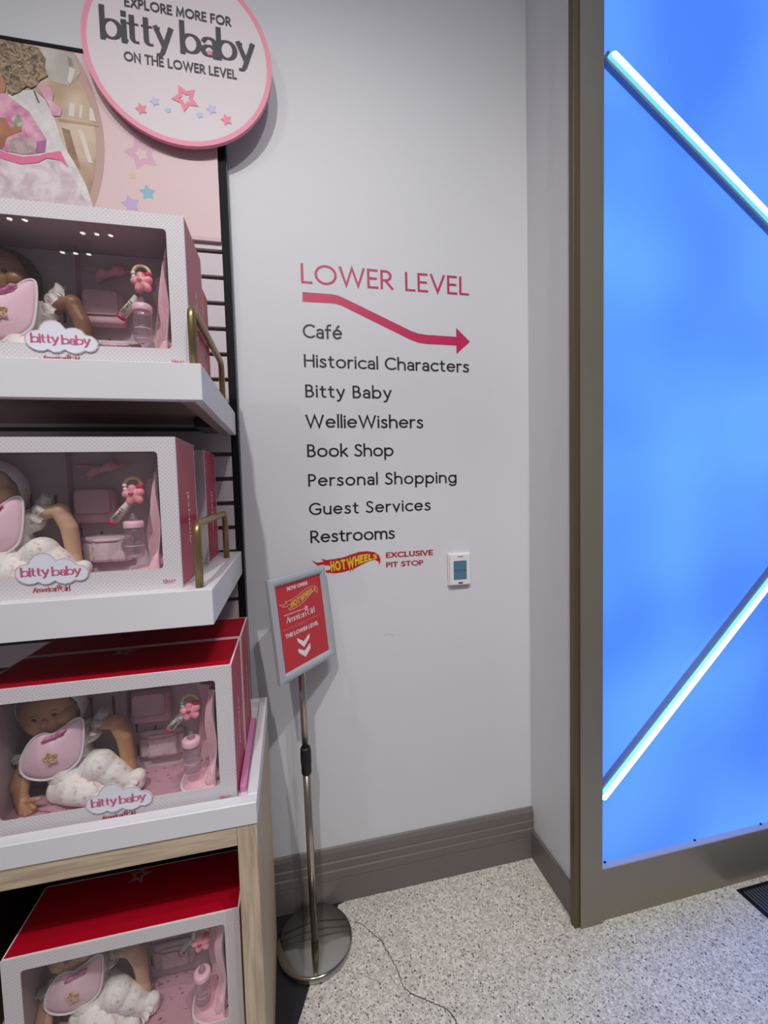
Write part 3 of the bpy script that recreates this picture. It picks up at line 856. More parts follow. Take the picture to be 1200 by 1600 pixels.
patch('photo_pink_sash', [(-60, 1050), (60, 1100), (200, 1130), (340, 1120), (400, 1100), (520, 1080), (590, 1220), (520, 1160), (400, 1140), (330, 1180), (180, 1195), (60, 1160), (-60, 1120)], mat('photo_sash', (226, 106, 150), .5), 9)
patch('photo_face', [(-60, 400), (20, 430), (50, 520), (40, 570), (0, 585), (-60, 590)], printed('photo_face_skin', (158, 100, 74), (190, 130, 100), 14), 8)
patch('photo_hair', [(-60, 95), (0, 115), (180, 150), (330, 190), (390, 280), (380, 340), (412, 430), (340, 470), (330, 500), (270, 540), (230, 520), (170, 570), (100, 600), (60, 560), (40, 470), (0, 400), (-60, 380)], printed('photo_curly_hair', (82, 66, 54), (172, 148, 116), 62, .6, 8, 1.6), 10)
patch('photo_strap', [(285, 560), (300, 560), (340, 660), (325, 660)], mat('photo_strap_dark', (90, 80, 80), .5), 9)
def hstar(px, py, rpx, material, ring=False, rot=100):
    c = at(px, py, HY - .0004) - ho; r = rpx * .0019
    o = [(c.x + r * x, c.y, c.z + r * z) for x, z in star_pts(5, 1, .55, rot)]
    if ring:
        i_ = [(c.x + r * .42 * x, c.y, c.z + r * .42 * z) for x, z in star_pts(5, 1, .55, rot)]
        return obj('printed_star', ring_poly(o, i_), material, hd)
    return obj('printed_star', fill(o), material, hd)
STB = mat('print_star_teal', (126, 180, 196), .5); STL = mat('print_star_lavender', (186, 166, 206), .5); STP = mat('print_star_pink', (212, 162, 186), .5)
hstar(221, 240, 27, STP, True, 108); hstar(230.5, 301, 13, STB, rot=95); hstar(204, 319, 15, STL, rot=105)
hstar(207, 274, 7, mat('print_star_cream', (214, 188, 158), .5))

# round sign
QY = 1.478
rs_c = (-.2686, 2.881); rs_r = .268
rsn = thing('round_sign', (rs_c[0], QY, rs_c[1]), 'round pink-rimmed white sign hanging over the corner of the pink header', 'sign')
ro = Vector(rsn.location)
def ring_disc(r0, r1, y0, y1, n=96):
    V, F = [], []
    for r, y in ((r0, y0), (r1, y0), (r1, y1), (r0, y1)):
        for k in range(n):
            a = 2 * PI * k / n; V.append((r * math.cos(a), y, r * math.sin(a)))
    for i in range(4):
        for k in range(n):
            k2 = (k + 1) % n; F.append((i * n + k, i * n + k2, ((i + 1) % 4) * n + k2, ((i + 1) % 4) * n + k))
    return V, F
bm = bmesh.new(); bmesh.ops.create_circle(bm, cap_ends=True, radius=rs_r * .945, segments=96, matrix=Matrix.Rotation(PI / 2, 4, 'X'))
r = bmesh.ops.extrude_face_region(bm, geom=bm.faces[:])
for v in r['geom']:
    if isinstance(v, bmesh.types.BMVert): v.co.y += .012
bmesh.ops.recalc_face_normals(bm, faces=bm.faces)
obj('disc', bm, mat('sign_white_face', (216, 205, 209), .5), rsn)
obj('rim', ring_disc(rs_r * .9452, rs_r, -.0004, .0124), mat('sign_pink_rim', (232, 142, 166), .5), rsn)
SINK = mat('sign_charcoal_ink', (50, 46, 56), .5)
spm = lambda x, z: Vector((x - ro.x, -.0012, z - ro.z))
def sign_line(s, pl, pr, capx, w, serif=False, space=.34):
    a = at(*pl, QY); b = at(*pr, QY); cp = capx * .00218
    zz = (a.z + b.z) / 2
    return lettering('lettering', s, spm, a.x, zz, cp, b.x - a.x, SINK, rsn, w, serif, space)
sign_line('EXPLORE MORE FOR', (194.5, 11.2), (361.5, 42), 13.4, .215)
sign_line('ON THE LOWER LEVEL', (194, 96), (370.5, 124.5), 13.2, .215)
sign_line('bitty', (157, 61.2), (272, 83), 43, .20, True); sign_line('baby', (282, 83.8), (399, 106), 43, .20, True)
def sstar(px, py, rpx, material, ring=False, rot=110):
    c = at(px, py, QY) - ro; r = rpx * .00205
    o = [(c.x + r * x, -.0013, c.z + r * z) for x, z in star_pts(5, 1, .52, rot)]
    if ring:
        i_ = [(c.x + r * .44 * x, -.0013, c.z + r * .44 * z) for x, z in star_pts(5, 1, .52, rot)]
        return obj('printed_star', ring_poly(o, i_), material, rsn)
    return obj('printed_star', fill(o), material, rsn)
SP = mat('sign_star_pink', (232, 128, 150), .5); SLV = mat('sign_star_lavender', (188, 186, 222), .5); SB = mat('sign_star_blue', (170, 196, 222), .5)
sstar(289.7, 154, 20, SP, True, 118)
for px, py, rr, mm in ((220.8, 170.5, 9, SP), (242, 158.8, 7.5, SLV), (262.6, 172.3, 5, SB), (312.4, 179.7, 5.5, SB), (330.8, 170.9, 8, SLV), (353.9, 187.7, 9, SP)): sstar(px, py, rr, mm)
c = at(328, 83, QY) - ro
obj('printed_star', fill([(c.x + .011 * x, -.0017, c.z + .011 * z) for x, z in star_pts(5, 1, .5, 100)]), SP, rsn)
for x in (-.14, -.02): obj('standoff', box((x, .0126, -.10), (x + .04, HY - QY - .001, -.06)), WPL, rsn)

# ------------------------------------------------------------------ shelves with their brass guard rails
SX1 = -.163
def shelf(zt, zb, label, xr, hz, yf=.948):
    L = 1.3; y1 = SY - .001
    s = thing('shelf', (SX1, y1, zb), label, 'shelf', 'white shelves on the slatted panel')
    D = yf - y1; H = zt - zb
    obj('shelf_top', box((-L, D + .0205, H - .018), (-.0205, 0, H)), SHELFW, s)
    obj('fascia', box((-L, D, 0), (0, D + .02, H), .0012, 1), SHELFW, s)
    obj('side_panel', box((-.02, D + .0205, 0), (0, 0, H), .0012, 1), SHELFW, s)
    obj('underside', box((-L, D + .0205, H - .040), (-.0205, -.002, H - .0185)), SHELFU, s, label='brown underside board')
    obj('side_batten', box((-.046, D + .0205, .0), (-.0205, -.002, .012)), SHELFU, s, label='brown batten under the side panel')
    bm = boxes(((-.30, D + .30, .005), (-.055, -.003, H - .0402)))
    obj('bracket_box', box((-.098, -.16, .004), (-.052, -.003, H - .0402), .002), mat('black_bracket', (50, 40, 46), .25), s)
    f, b_ = -.20 + .0, 0
    ya = .974 - y1; yb = 1.385 - y1; rr = .0085
    pts = [(xr, ya, H - .001), (xr, ya, H + hz - .024)]
    pts += [(xr, ya + .024 - .024 * math.cos(math.radians(t)), H + hz - .024 + .024 * math.sin(math.radians(t))) for t in range(15, 91, 15)]
    pts += [(xr, yb - .024 + .024 * math.sin(math.radians(t)), H + hz - .024 + .024 * math.cos(math.radians(t))) for t in range(0, 91, 15)]
    pts += [(xr, yb, H - .001)]
    obj('guard_rail', tube(pts, rr, 16), BRASS, s, smooth=True)
    return s
shelf(1.811, 1.737, 'upper white shelf, seen from below, holding the topmost doll box', -.0185, .124)
shelf(1.348, 1.272, 'lower white shelf with a brass rail, holding two doll boxes one behind the other', -.029, .136)

# ------------------------------------------------------------------ oak display cabinet with a white tray
CXR = -.097; CYF = .962; CYB = 1.46; CZ = .812; CL = -1.25
cb = thing('display_cabinet', (CXR, CYF, 0), 'pale oak display cabinet with a white tray top, holding doll boxes on and inside it', 'cabinet')
co = Vector(cb.location)
def cbx(lo, hi, bevel=.0012): return box(Vector(lo) - co, Vector(hi) - co, bevel, 1)
obj('side_panel', cbx((CXR - .0425, CYF + .002, 0), (CXR, CYB, CZ - .001)), OAK, cb)
obj('top_rail', cbx((CL, CYF + .003, CZ - .046), (CXR - .043, CYB - .02, CZ - .001)), OAKX, cb)
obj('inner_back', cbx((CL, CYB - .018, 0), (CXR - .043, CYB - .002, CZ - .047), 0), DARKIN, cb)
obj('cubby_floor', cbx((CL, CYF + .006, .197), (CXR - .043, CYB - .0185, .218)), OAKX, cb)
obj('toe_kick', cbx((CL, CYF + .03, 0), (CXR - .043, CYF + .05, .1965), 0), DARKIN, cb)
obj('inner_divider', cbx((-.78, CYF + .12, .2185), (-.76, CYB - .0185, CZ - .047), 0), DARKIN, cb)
obj('shelf_bar', (lambda t: t)(tube([Vector((CXR - .05, 1.19, .70)) - co, Vector((-.60, 1.19, .70)) - co], .016, 14)), mat('grey_bar', (86, 78, 80), .35, metal=.3), cb, smooth=True)
tr = thing('display_tray', (CXR, CYF, CZ), 'white raised-edge tray on the oak cabinet carrying two doll boxes', 'tray')
to = Vector((CXR, CYF, CZ)); TZ = .862
def tb(lo, hi, bevel=.0015): return box(Vector(lo) - to, Vector(hi) - to, bevel, 1)
obj('tray_base', tb((CL, CYF + .0292, CZ), (CXR + .0015, CYB, .842), 0), SHELFW, tr)
obj('front_rim', tb((CL, CYF - .001, CZ), (CXR + .0015, CYF + .029, TZ)), SHELFW, tr)
obj('right_rim', tb((CXR - .021, CYF + .0292, .8422), (CXR + .0015, CYB, TZ)), SHELFW, tr)
obj('back_rim', tb((CL, CYB - .022, .8422), (CXR - .0212, CYB, TZ)), SHELFW, tr)

# ------------------------------------------------------------------ boxed dolls
BW, BH, BD = .498, .319, .184
B1 = Vector((-.6915, 1.005, 1.8112)); B2 = Vector((-.7255, .980, 1.3482)); B3 = Vector((-.639, 1.000, .8424)); B4 = Vector((-.654, 1.050, .2184))
def bl(px, py, yl): return at(px, py, B3.y + yl) - B3          # a pixel over the tray box -> that box's own space
def b2l(px, py, yl=0.0): return at(px, py, B2.y + yl) - B2
WL, WR, WB, WT = .036, BW - .035, .044, BH - .030
def rrect(x0, x1, z0, z1, r, n=5):
    pts = []
    for cx, cz, a in ((x1 - r, z1 - r, 0), (x0 + r, z1 - r, 90), (x0 + r, z0 + r, 180), (x1 - r, z0 + r, 270)):
        for k in range(n + 1):
            t = math.radians(a + 90 * k / n); pts.append((cx + r * math.cos(t), cz + r * math.sin(t)))
    return pts
def front_panel():
    inn = rrect(WL, WR, WB, WT, .008)
    cx, cz = BW / 2, BH / 2; out = []
    for x, z in inn:
        dx, dz = x - cx, z - cz
        k = min((BW / 2) / abs(dx) if dx else 9e9, (BH / 2) / abs(dz) if dz else 9e9); out.append((cx + dx * k, cz + dz * k))
    # snap the outer points nearest to each corner
    for c in ((0, 0), (BW, 0), (BW, BH), (0, BH)):
        i = min(range(len(out)), key=lambda i: (out[i][0] - c[0]) ** 2 + (out[i][1] - c[1]) ** 2); out[i] = c
    n = len(inn); V, F = [], []
    for y, ring in ((0, out), (0, inn), (.0022, inn), (.0022, out)):
        V += [(x, y, z) for x, z in ring]
    for a, b in ((0, 1), (1, 2), (2, 3), (3, 0)):
        for i in range(n):
            j = (i + 1) % n; F.append((a * n + i, a * n + j, b * n + j, b * n + i))
    return V, F
def cloud_pts():
    c = [(105, 920), (108, 893), (125, 870), (150, 856), (200, 846), (215, 815), (240, 787), (280, 771), (320, 770), (355, 785), (382, 812), (393, 824), (420, 812), (465, 808), (505, 820), (535, 850), (580, 855), (610, 875), (625, 900), (618, 932), (600, 952), (565, 965), (532, 958), (500, 977), (460, 987), (420, 979), (390, 964), (350, 986), (310, 991), (270, 974), (240, 987), (200, 991), (160, 981), (130, 962), (112, 942)]
    return [b2l(x / 4.444, 690 + y / 4.444) for x, y in c]
def make_doll_box(loc, label):
    r = thing('doll_box', loc, label, 'toy box', 'red and white window boxes of dolls')
    t = .002
    obj('side_panel', box((BW - t, .0024, 0), (BW, BD, BH)), REDS, r)
    obj('side_panel', box((0, .0024, 0), (t, BD, BH)), REDS, r)
    obj('top_panel', box((t, .0024, BH - t), (BW - t, BD, BH)), REDC, r)
    obj('bottom_panel', box((t, .0024, 0), (BW - t, BD, t)), REDC, r)
    obj('back_panel', box((t, BD - t, t), (BW - t, BD, BH - t)), REDC, r)
    obj('liner', boxes(((BW - .0045, .003, .0022), (BW - .0022, BD - .003, BH - .0024)), ((.0022, .003, .0022), (.0045, BD - .003, BH - .0024)), ((.0046, .003, BH - .0046), (BW - .0046, BD - .003, BH - .0024))), PINKIN, r)
    fp = obj('front_panel', front_panel(), DOTS, r)
    cx0 = at(195.5, 1034.5, B3.z + BH) - B3
    o5 = star_pts(5, .030, .0125, 80); i5 = [(x * .46, z * .46) for x, z in o5]
    V, F = ring_poly([(cx0.x + x, cx0.y + z, BH + .0006) for x, z in o5], [(cx0.x + x, cx0.y + z, BH + .0006) for x, z in i5])
    obj('printed_star', (V, F), GREYP, r)
    e = .006
    obj('edge_trim', boxes(((0, 0.0023, BH), (BW, .0023 + e * .6, BH + .0004)), ((0, BD - e * .5, BH), (BW, BD, BH + .0004)), ((BW - e * .55, .0023, BH), (BW + .0004, BD, BH + .0004)), ((0, .0023, BH), (e * .5, BD, BH + .0004)),
                           ((BW, .0023, 0), (BW + .0004, .0023 + e * .6, BH)), ((BW, BD - e * .6, 0), (BW + .0004, BD, BH)), ((BW, .0023, 0), (BW + .0004, BD, e * .5))), WEDGE, r)
    # upright lettering on the side
    V, F = text2d('American Girl', .019, .118, .17, True, .1)
    obj('side_lettering', ([(BW + .0008 + LIFT * l, .100 - z, .085 + x) for x, z, l in V], F), WHITET, r)
    def card(s, pl, pr, cap, material, w, serif=True, name='lettering'):
        a = b2l(*pl); b = b2l(*pr)
        V, F = text2d(s, cap, b.x - a.x, w, serif, .1)
        return obj(name, ([(a.x + x, -.0009 - LIFT * l, a.z + z) for x, z, l in V], F), material, r)
    c4 = lambda x, y: (x / 4.444, 690 + y / 4.444)
    card('American', c4(230, 1050), c4(412, 1042), .0105, REDT, .20); card('Girl', c4(421, 1040), c4(490, 1035), .0105, REDT, .20)
    sc_ = b2l(*c4(410, 1006))
    o5 = star_pts(5, .0052, .0024, 75); i5 = [(x * .45, z * .45) for x, z in o5]
    obj('printed_star', ring_poly([(sc_.x + x, -.0009, sc_.z + z) for x, z in o5], [(sc_.x + x, -.0009, sc_.z + z) for x, z in i5]), REDT, r)
    card('18M+', (254.5, 912), (275, 911), .0088, PINKT, .14, False)
    # window film
    obj('window_film', ([(x, .0028, z) for x, z in rrect(WL - .004, WR + .004, WB - .004, WT + .004, .008)], [tuple(range(24))]), FILM, r)
    # cloud badge overlapping the window's lower edge
    bd = obj('cloud_badge', slab([Vector((p.x, -.0032, p.z)) for p in cloud_pts()], (0, .0022, 0)), BADGE, r)
    cp = [(p.x, -.0036, p.z) for p in cloud_pts()]
    cc = np.mean([[p[0], p[2]] for p in cp], 0)
    obj('badge_outline', ring_poly([Vector((cc[0] + (p[0] - cc[0]) * 1.0, -.0035, cc[1] + (p[2] - cc[1]) * 1.0)) for p in cp], [Vector((cc[0] + (p[0] - cc[0]) * .965, -.0035, cc[1] + (p[2] - cc[1]) * .945)) for p in cp]), mat('badge_grey_outline', (196, 176, 190), .5), bd)
    for s, pl, pr in (('bitty', c4(150, 940), c4(352, 934)), ('baby', c4(366, 932), c4(572, 922))):
        a = b2l(*pl); b = b2l(*pr)
        V, F = text2d(s, .0182, b.x - a.x, .185, True)
        obj('lettering', ([(a.x + x, -.0040 - LIFT * l, a.z + z) for x, z, l in V], F), PINKT, bd)
    # inside: printed floor, back insert with slots, moulded dividers
    obj('inner_floor', box((.005, .004, .0022), (BW - .005, BD - .003, .0055)), SCRIB, r)
    obj('insert_card', box((.006, .1765, .006), (BW - .006, .180, BH - .006)), PINKIN2, r)
    for px, py, w, h in ((178, 1105, .006, .058), (143, 1105, .006, .05), (214, 1138, .004, .022), (243, 1140, .004, .022), (216, 1172, .0055, .03), (212, 1125, .003, .03)):
        p = bl(px, py, .176); obj('slot', box((p.x - w / 2, .1752, p.z - h / 2), (p.x + w / 2, .1762, p.z + h / 2)), SLOT, r, label='dark red slot cut in the insert')
    obj('insert_divider', box((.228, .145, .006), (.2305, .176, BH - .008)), PINKIN, r)
    return r

def surf(c, r, roll, x, z):
    """front surface depth of a rolled ellipsoid at x, z (offsets from its centre)"""
    cx = x * math.cos(-roll) + z * math.sin(-roll); cz = -x * math.sin(-roll) + z * math.cos(-roll)
    q = 1 - (cx / r[0]) ** 2 - (cz / r[2]) ** 2
    return c.y - r[1] * math.sqrt(max(q, .02))
def make_doll(origin, label):
    """seated baby doll; every point is in its box's own space"""
    base = Vector((.13, .12, .0056))
    r = thing('baby_doll', Vector(origin) + base, label, 'doll', 'baby dolls seated in the window boxes')
    lo_, hi_ = Vector((.0062, .004, .0062)) - base, Vector((BW - .007, .1755, BH - .007)) - base
    def settle(o):                                    # soft parts flatten where they meet the card
        for v in o.data.vertices:
            for i in range(3): v.co[i] = min(max(v.co[i], lo_[i]), hi_[i])
    dp = lambda y: y + .034 if y < .09 else .124 + (y - .09) * .3
    q = lambda px, py, yl: bl(px, py, dp(yl)) - base
    # ---- body: one continuous skin
    hc = q(78, 1110, .092); hr = (.060, .045, .060); roll = math.radians(-18)
    prims = [('ball', hc, hr, -roll)]
    prims += [('ball', q(56, 1132, .066), .021), ('ball', q(101, 1117, .066), .021), ('ball', q(62, 1142, .064), (.016, .014, .012)),
              ('ball', q(69, 1130, .041), (.0075, .008, .0065)), ('ball', q(75, 1100, .07), (.045, .03, .035)),
              ('ball', q(127, 1100, .095), (.008, .006, .014))]
    prims += [('limb', [q(84, 1135, .098), q(96, 1160, .105)], [.028, .036])]
    prims += [('limb', [q(96, 1165, .108), q(112, 1198, .108), q(120, 1215, .11)], [.042, .047, .046])]
    # arm on the doll's left (raised, bent)
    prims += [('limb', [q(128, 1150, .098), q(158, 1128, .088), q(181, 1128, .078), q(194, 1150, .080), q(200, 1184, .086)], [.019, .0185, .0185, .0175, .0150])]
    prims += [('limb', [q(200, 1186, .086), q(203, 1200, .084)], [.015, .015])]
    for k, (dx, dy, ln) in enumerate(((-6, 15, .0052), (0, 18, .0052), (6, 17, .0050), (11, 13, .0046))):
        prims += [('limb', [q(201 + dx * .5, 1198, .080), q(203 + dx, 1198 + dy, .078)], [ln, ln * .85])]
    prims += [('limb', [q(198, 1196, .074), q(190, 1204, .066)], [.0052, .0045])]
    # hanging arm and hand on the other side
    prims += [('limb', [q(62, 1172, .100), q(40, 1205, .080), q(31, 1228, .062), q(33, 1246, .052)], [.022, .021, .0185, .0135])]
    prims += [('limb', [q(33, 1247, .052), q(39, 1260, .046)], [.0138, .0148])]
    for (a, b, c_), rad in ((((36, 1262, .040), (33, 1271, .034), (36, 1278, .038)), .0052), (((40, 1264, .036), (40, 1273, .029), (44, 1277, .034)), .0054),
                            (((44, 1263, .036), (47, 1269, .029), (50, 1271, .034)), .0053), (((46, 1258, .038), (53, 1262, .030), (55, 1264, .034)), .0050)):
        prims += [('limb', [q(*a), q(*b), q(*c_)], [rad, rad, rad * .85])]
    prims += [('limb', [q(40, 1253, .044), q(52, 1249, .036), q(61, 1248, .034)], [.0062, .0056, .0048])]
    body = obj('body', blob(prims, .0021, 5), SKIN_DEFAULT, r, smooth=True)
    # ---- face
    from mathutils.bvhtree import BVHTree
    tree = BVHTree.FromPolygons([v.co for v in body.data.vertices], [tuple(f.vertices) for f in body.data.polygons])
    def on_face(px, py):
        y = -.04
        for _ in range(5):
            p = bl(px, py, y + base.y) - base
            h = tree.ray_cast(Vector((p.x, -.3, p.z)), Vector((0, 1, 0)))[0]
            if h is not None: y = h.y
        return Vector((p.x, y, p.z))
    for ex, ey in ((53.5, 1126), (83, 1116.5)):
        p = on_face(ex, ey)
        bm = bmesh.new(); bmesh.ops.create_uvsphere(bm, u_segments=16, v_segments=10, radius=1, matrix=Matrix.Translation(p + Vector((0, .0012, 0))) @ Matrix.Rotation(-roll, 4, 'Y') @ Matrix.Diagonal((.0062, .0032, .0048, 1)))
        obj('eye', bm, EYE_M, r, smooth=True)
        pts = [on_face(ex + dx, ey - 7 + dy) for dx, dy in ((-5, 3), (-1, .5), (4, -1), (7, -.5))]
        obj('brow', tube([p + Vector((0, -.0004, 0)) for p in pts], .0009, 6), BROW, r)
    pm_ = on_face(67, 1139)
    bm = bmesh.new(); bmesh.ops.create_uvsphere(bm, u_segments=14, v_segments=8, radius=1, matrix=Matrix.Translation(pm_ + Vector((0, .0018, 0))) @ Matrix.Rotation(-roll, 4, 'Y') @ Matrix.Diagonal((.009, .004, .003, 1)))
    obj('mouth', bm, LIPS, r, smooth=True)
    # ---- bonnet: a shell open at the face
    bm = bmesh.new(); bmesh.ops.create_uvsphere(bm, u_segments=48, v_segments=32, radius=1)
    bmesh.ops.bisect_plane(bm, geom=bm.verts[:] + bm.edges[:] + bm.faces[:], plane_co=(0, -.30, 0), plane_no=(0, -1, -.35), clear_outer=True)
    for v in bm.verts:
        a = math.atan2(v.co.x, v.co.z)
        v.co *= 1 + .018 * math.sin(14 * a) * max(0, .5 - v.co.y)
    bmesh.ops.transform(bm, matrix=Matrix.Translation(hc + Vector((.001, .006, .006))) @ Matrix.Rotation(-roll, 4, 'Y') @ Matrix.Diagonal((.072, .049, .071, 1)), verts=bm.verts)
    ex_ = bmesh.ops.solidify(bm, geom=bm.faces[:], thickness=.0018)
    obj('bonnet', bm, BONNET, r, smooth=True)
    # ---- shirt and trousers
    shirt = [('limb', [q(99, 1158, .106), q(113, 1196, .106), q(121, 1213, .108)], [.0455, .0515, .0505]),
             ('limb', [q(110, 1150, .102), q(140, 1142, .094)], [.030, .0265]), ('limb', [q(84, 1165, .104), q(56, 1182, .092)], [.030, .0265])]
    obj('shirt', blob(shirt, .003, 5), FLOR, r, smooth=True)
    def ruffle(px0, py0, px1, py1, yl, w):
        V, F = [], []; n = 26
        for i in range(n + 1):
            t = i / n; c0 = q(px0 + (px1 - px0) * t, py0 + (py1 - py0) * t, yl + .006 * math.sin(t * 21))
            d = (q(px1, py1, yl) - q(px0, py0, yl)).normalized(); nn = Vector((-d.z, 0, d.x)) * w
            ww = (.55 + .45 * math.sin(PI * t)) * (1 + .10 * math.sin(t * 30))
            V += [c0 - nn * ww + Vector((0, .012, 0)), c0 + Vector((0, -.006, 0)), c0 + nn * ww + Vector((0, .006 + .005 * math.sin(t * 24 + 1), 0))]
        for i in range(n):
            for k in (0, 1): F.append((3 * i + k, 3 * i + k + 1, 3 * i + 4 + k, 3 * i + 3 + k))
        bm = bmesh.new(); vs = [bm.verts.new(v) for v in V]
        for f in F: bm.faces.new([vs[k] for k in f])
        bmesh.ops.solidify(bm, geom=bm.faces[:], thickness=.0015)
        return bm
    obj('sleeve_ruffle', ruffle(139, 1158, 164, 1106, .066, .0145), FLOR, r, smooth=True)
    obj('sleeve_ruffle', ruffle(42, 1196, 14, 1188, .066, .011), FLOR, r, smooth=True)
    la = [('limb', [q(122, 1212, .108), q(140, 1198, .092), q(157, 1195, .058), q(180, 1208, .056), q(203, 1221, .056)], [.044, .039, .0335, .028, .0205]),
          ('limb', [q(203, 1221, .056), q(214, 1222, .056), q(216, 1212, .056)], [.0165, .0185, .017])]
    lb = [('limb', [q(112, 1222, .106), q(98, 1232, .070), q(116, 1235, .040), q(142, 1239, .036), q(166, 1246, .036)], [.044, .031, .0305, .0275, .021]),
          ('limb', [q(166, 1246, .036), q(181, 1246, .036)], [.016, .018])]
    obj('trouser_leg', blob(la, .0026, 4), FLOR, r, smooth=True); obj('trouser_leg', blob(lb, .0026, 4), FLOR, r, smooth=True)
    def cuff(c, d, rad):
        d = d.normalized(); u = d.cross(Vector((0, 1, 0))).normalized(); w = d.cross(u); V, F = [], []; n = 48
        for j, (off, rr, wv) in enumerate(((-.010, rad * .98, 0), (-.002, rad * .93, .03), (.006, rad * 1.12, .10), (.012, rad * 1.30, .16))):
            for k in range(n):
                a = 2 * PI * k / n; R_ = rr * (1 + wv * math.sin(9 * a)); V.append(c + d * off + (u * math.cos(a) + w * math.sin(a)) * R_)
        for j in range(3):
            for k in range(n): F.append((j * n + k, j * n + (k + 1) % n, (j + 1) * n + (k + 1) % n, (j + 1) * n + k))
        return V, F
    obj('cuff', cuff(q(205, 1221.5, .056), q(214, 1224, .056) - q(198, 1217, .056), .0215), FLOR, r, smooth=True)
    obj('cuff', cuff(q(168, 1246, .045), q(182, 1248, .045) - q(160, 1244, .045), .0215), FLOR, r, smooth=True)
    # ---- bib with satin piping, gold star and ribbon
    out = smoothpath([(31, 1200, 0), (34, 1182, 0), (48, 1158, 0), (66, 1146, 0), (82, 1147, 0), (100, 1136, 0), (116, 1124, 0), (129, 1124, 0), (131, 1150, 0), (127, 1180, 0), (117, 1196, 0), (95, 1211, 0), (70, 1219, 0), (46, 1217, 0), (34, 1209, 0)], 4, True)
    cxp, cyp = 84, 1176; V, F = [], []; n = len(out); rings = 6
    for j in range(1, rings + 1):
        f = j / rings
        for p in out:
            V.append(q(cxp + (p.x - cxp) * f, cyp + (p.y - cyp) * f, .034 + .016 * f ** 2.2))
    c0 = len(V); V.append(q(cxp, cyp, .034))
    for k in range(n): F.append((c0, k, (k + 1) % n))
    for j in range(rings - 1):
        for k in range(n): F.append((j * n + k, (j + 1) * n + k, (j + 1) * n + (k + 1) % n, j * n + (k + 1) % n))
    bm = bmesh.new(); vs = [bm.verts.new(v) for v in V]
    for f in F: bm.faces.new([vs[k] for k in f])
    bmesh.ops.recalc_face_normals(bm, faces=bm.faces); bmesh.ops.solidify(bm, geom=bm.faces[:], thickness=.002)
    bib = obj('bib', bm, BIBM, r, smooth=True)
    obj('bib_piping', tube([q(p.x, p.y, .049) for p in out], .0024, 8, True), SATIN, bib, smooth=True)
    sc0 = q(78, 1185.5, .0315)
    st = smoothpath([(sc0.x + x, sc0.y + .0, sc0.z + z) for x, z in star_pts(5, .0145, .0085, 105)], 4, True)
    obj('star_badge', tube(st, .0017, 6, True), GOLD, bib)
    st2 = [(sc0.x + x * .5, sc0.y + .0005, sc0.z + z * .5) for x, z in star_pts(5, .0145, .0085, 105)]
    obj('star_badge', tube(st2, .0013, 6, True), GOLD, bib)
    rb = [('limb', [q(84, 1151, .040), q(72, 1155, .036), q(66, 1160, .038)], [.0035, .005, .003]), ('limb', [q(84, 1151, .040), q(95, 1144, .036), q(101, 1141, .038)], [.0035, .0055, .003]),
          ('ball', q(84, 1151, .037), .0042), ('limb', [q(84, 1151, .039), q(100, 1149, .039)], [.0025, .002])]
    obj('ribbon_bow', blob(rb, .0012, 2), RIBBON, r, smooth=True)
    for o in [*r.children, *bib.children]: settle(o)
    return r

def make_bottle(o, label):
    b = Vector((.3990, .036, .066)); r = thing('toy_bottle', o + b, label, 'toy bottle', 'clear toy bottles with pink collars')
    R_ = .0185
    obj('bottle_body', lathe([(R_ * .85, 0), (R_, .004), (R_, .026), (R_ * .93, .030), (R_ * .93, .040), (R_, .044), (R_ * .98, .058), (R_ * .8, .064)], 28), CLEAR, r, smooth=True)
    obj('measure_line', lathe([(R_ * 1.005, .0256), (R_ * 1.02, .0263), (R_ * 1.005, .027)], 28, cap=False), MILKLINE, r)
    obj('base_edge', lathe([(R_ * .86, .0002), (R_ * 1.0, .0032), (R_ * .99, .0045)], 28, cap=False), MILKLINE, r)
    obj('collar', lathe([(R_ * 1.02, .0635), (R_ * 1.06, .065), (R_ * 1.06, .076), (R_ * .95, .0785), (R_ * .5, .079)], 28), CAPP, r, smooth=True)
    obj('teat', lathe([(.0085, .0791), (.009, .082), (.0062, .086), (.0042, .090), (.0036, .0935), (.0015, .0955)], 18), CLEAR, r, smooth=True)
    return r
def make_rattle(o, label):
    c = Vector((.3965, .055, .200)); r = thing('star_rattle', o + c, label, 'toy rattle', 'pink star rattles')
    pr = [('ball', (0, 0, 0), (.0165, .0085, .0165))]
    for k in range(5):
        a = math.radians(98 + 72 * k); pr.append(('limb', [(0, 0, 0), (.0148 * math.cos(a), 0, .0148 * math.sin(a))], [.0095, .0086]))
    obj('star', blob(pr, .0013, 3), RATTLE, r, smooth=True)
    h = []
    for k in range(28):
        t = 2 * PI * k / 28; h.append((-.0025 + .00036 * 16 * math.sin(t) ** 3, -.0098, .001 + .00036 * (13 * math.cos(t) - 5 * math.cos(2 * t) - 2 * math.cos(3 * t) - math.cos(4 * t))))
    obj('heart', slab(h, (0, .003, 0)), HEARTM, r)
    ring = [(-.001 + .0165 * math.cos(math.radians(a)), .004, .021 + .0165 * math.sin(math.radians(a))) for a in range(-8, 190, 11)]
    obj('ring', tube(ring, .0037, 12), YEL, r, smooth=True)
    obj('bead', blob([('ball', (.0125, .001, .0175), (.008, .007, .007))], .0013, 1), MAG, r, smooth=True)
    for k, (x, z) in enumerate(((-.0175, .021), (-.0165, .013), (-.0150, .005))):
        obj('bead', blob([('ball', (x, .003, z), (.0052, .005, .0042))], .0012, 1), WPL, r, smooth=True, label='white bead')
    return r
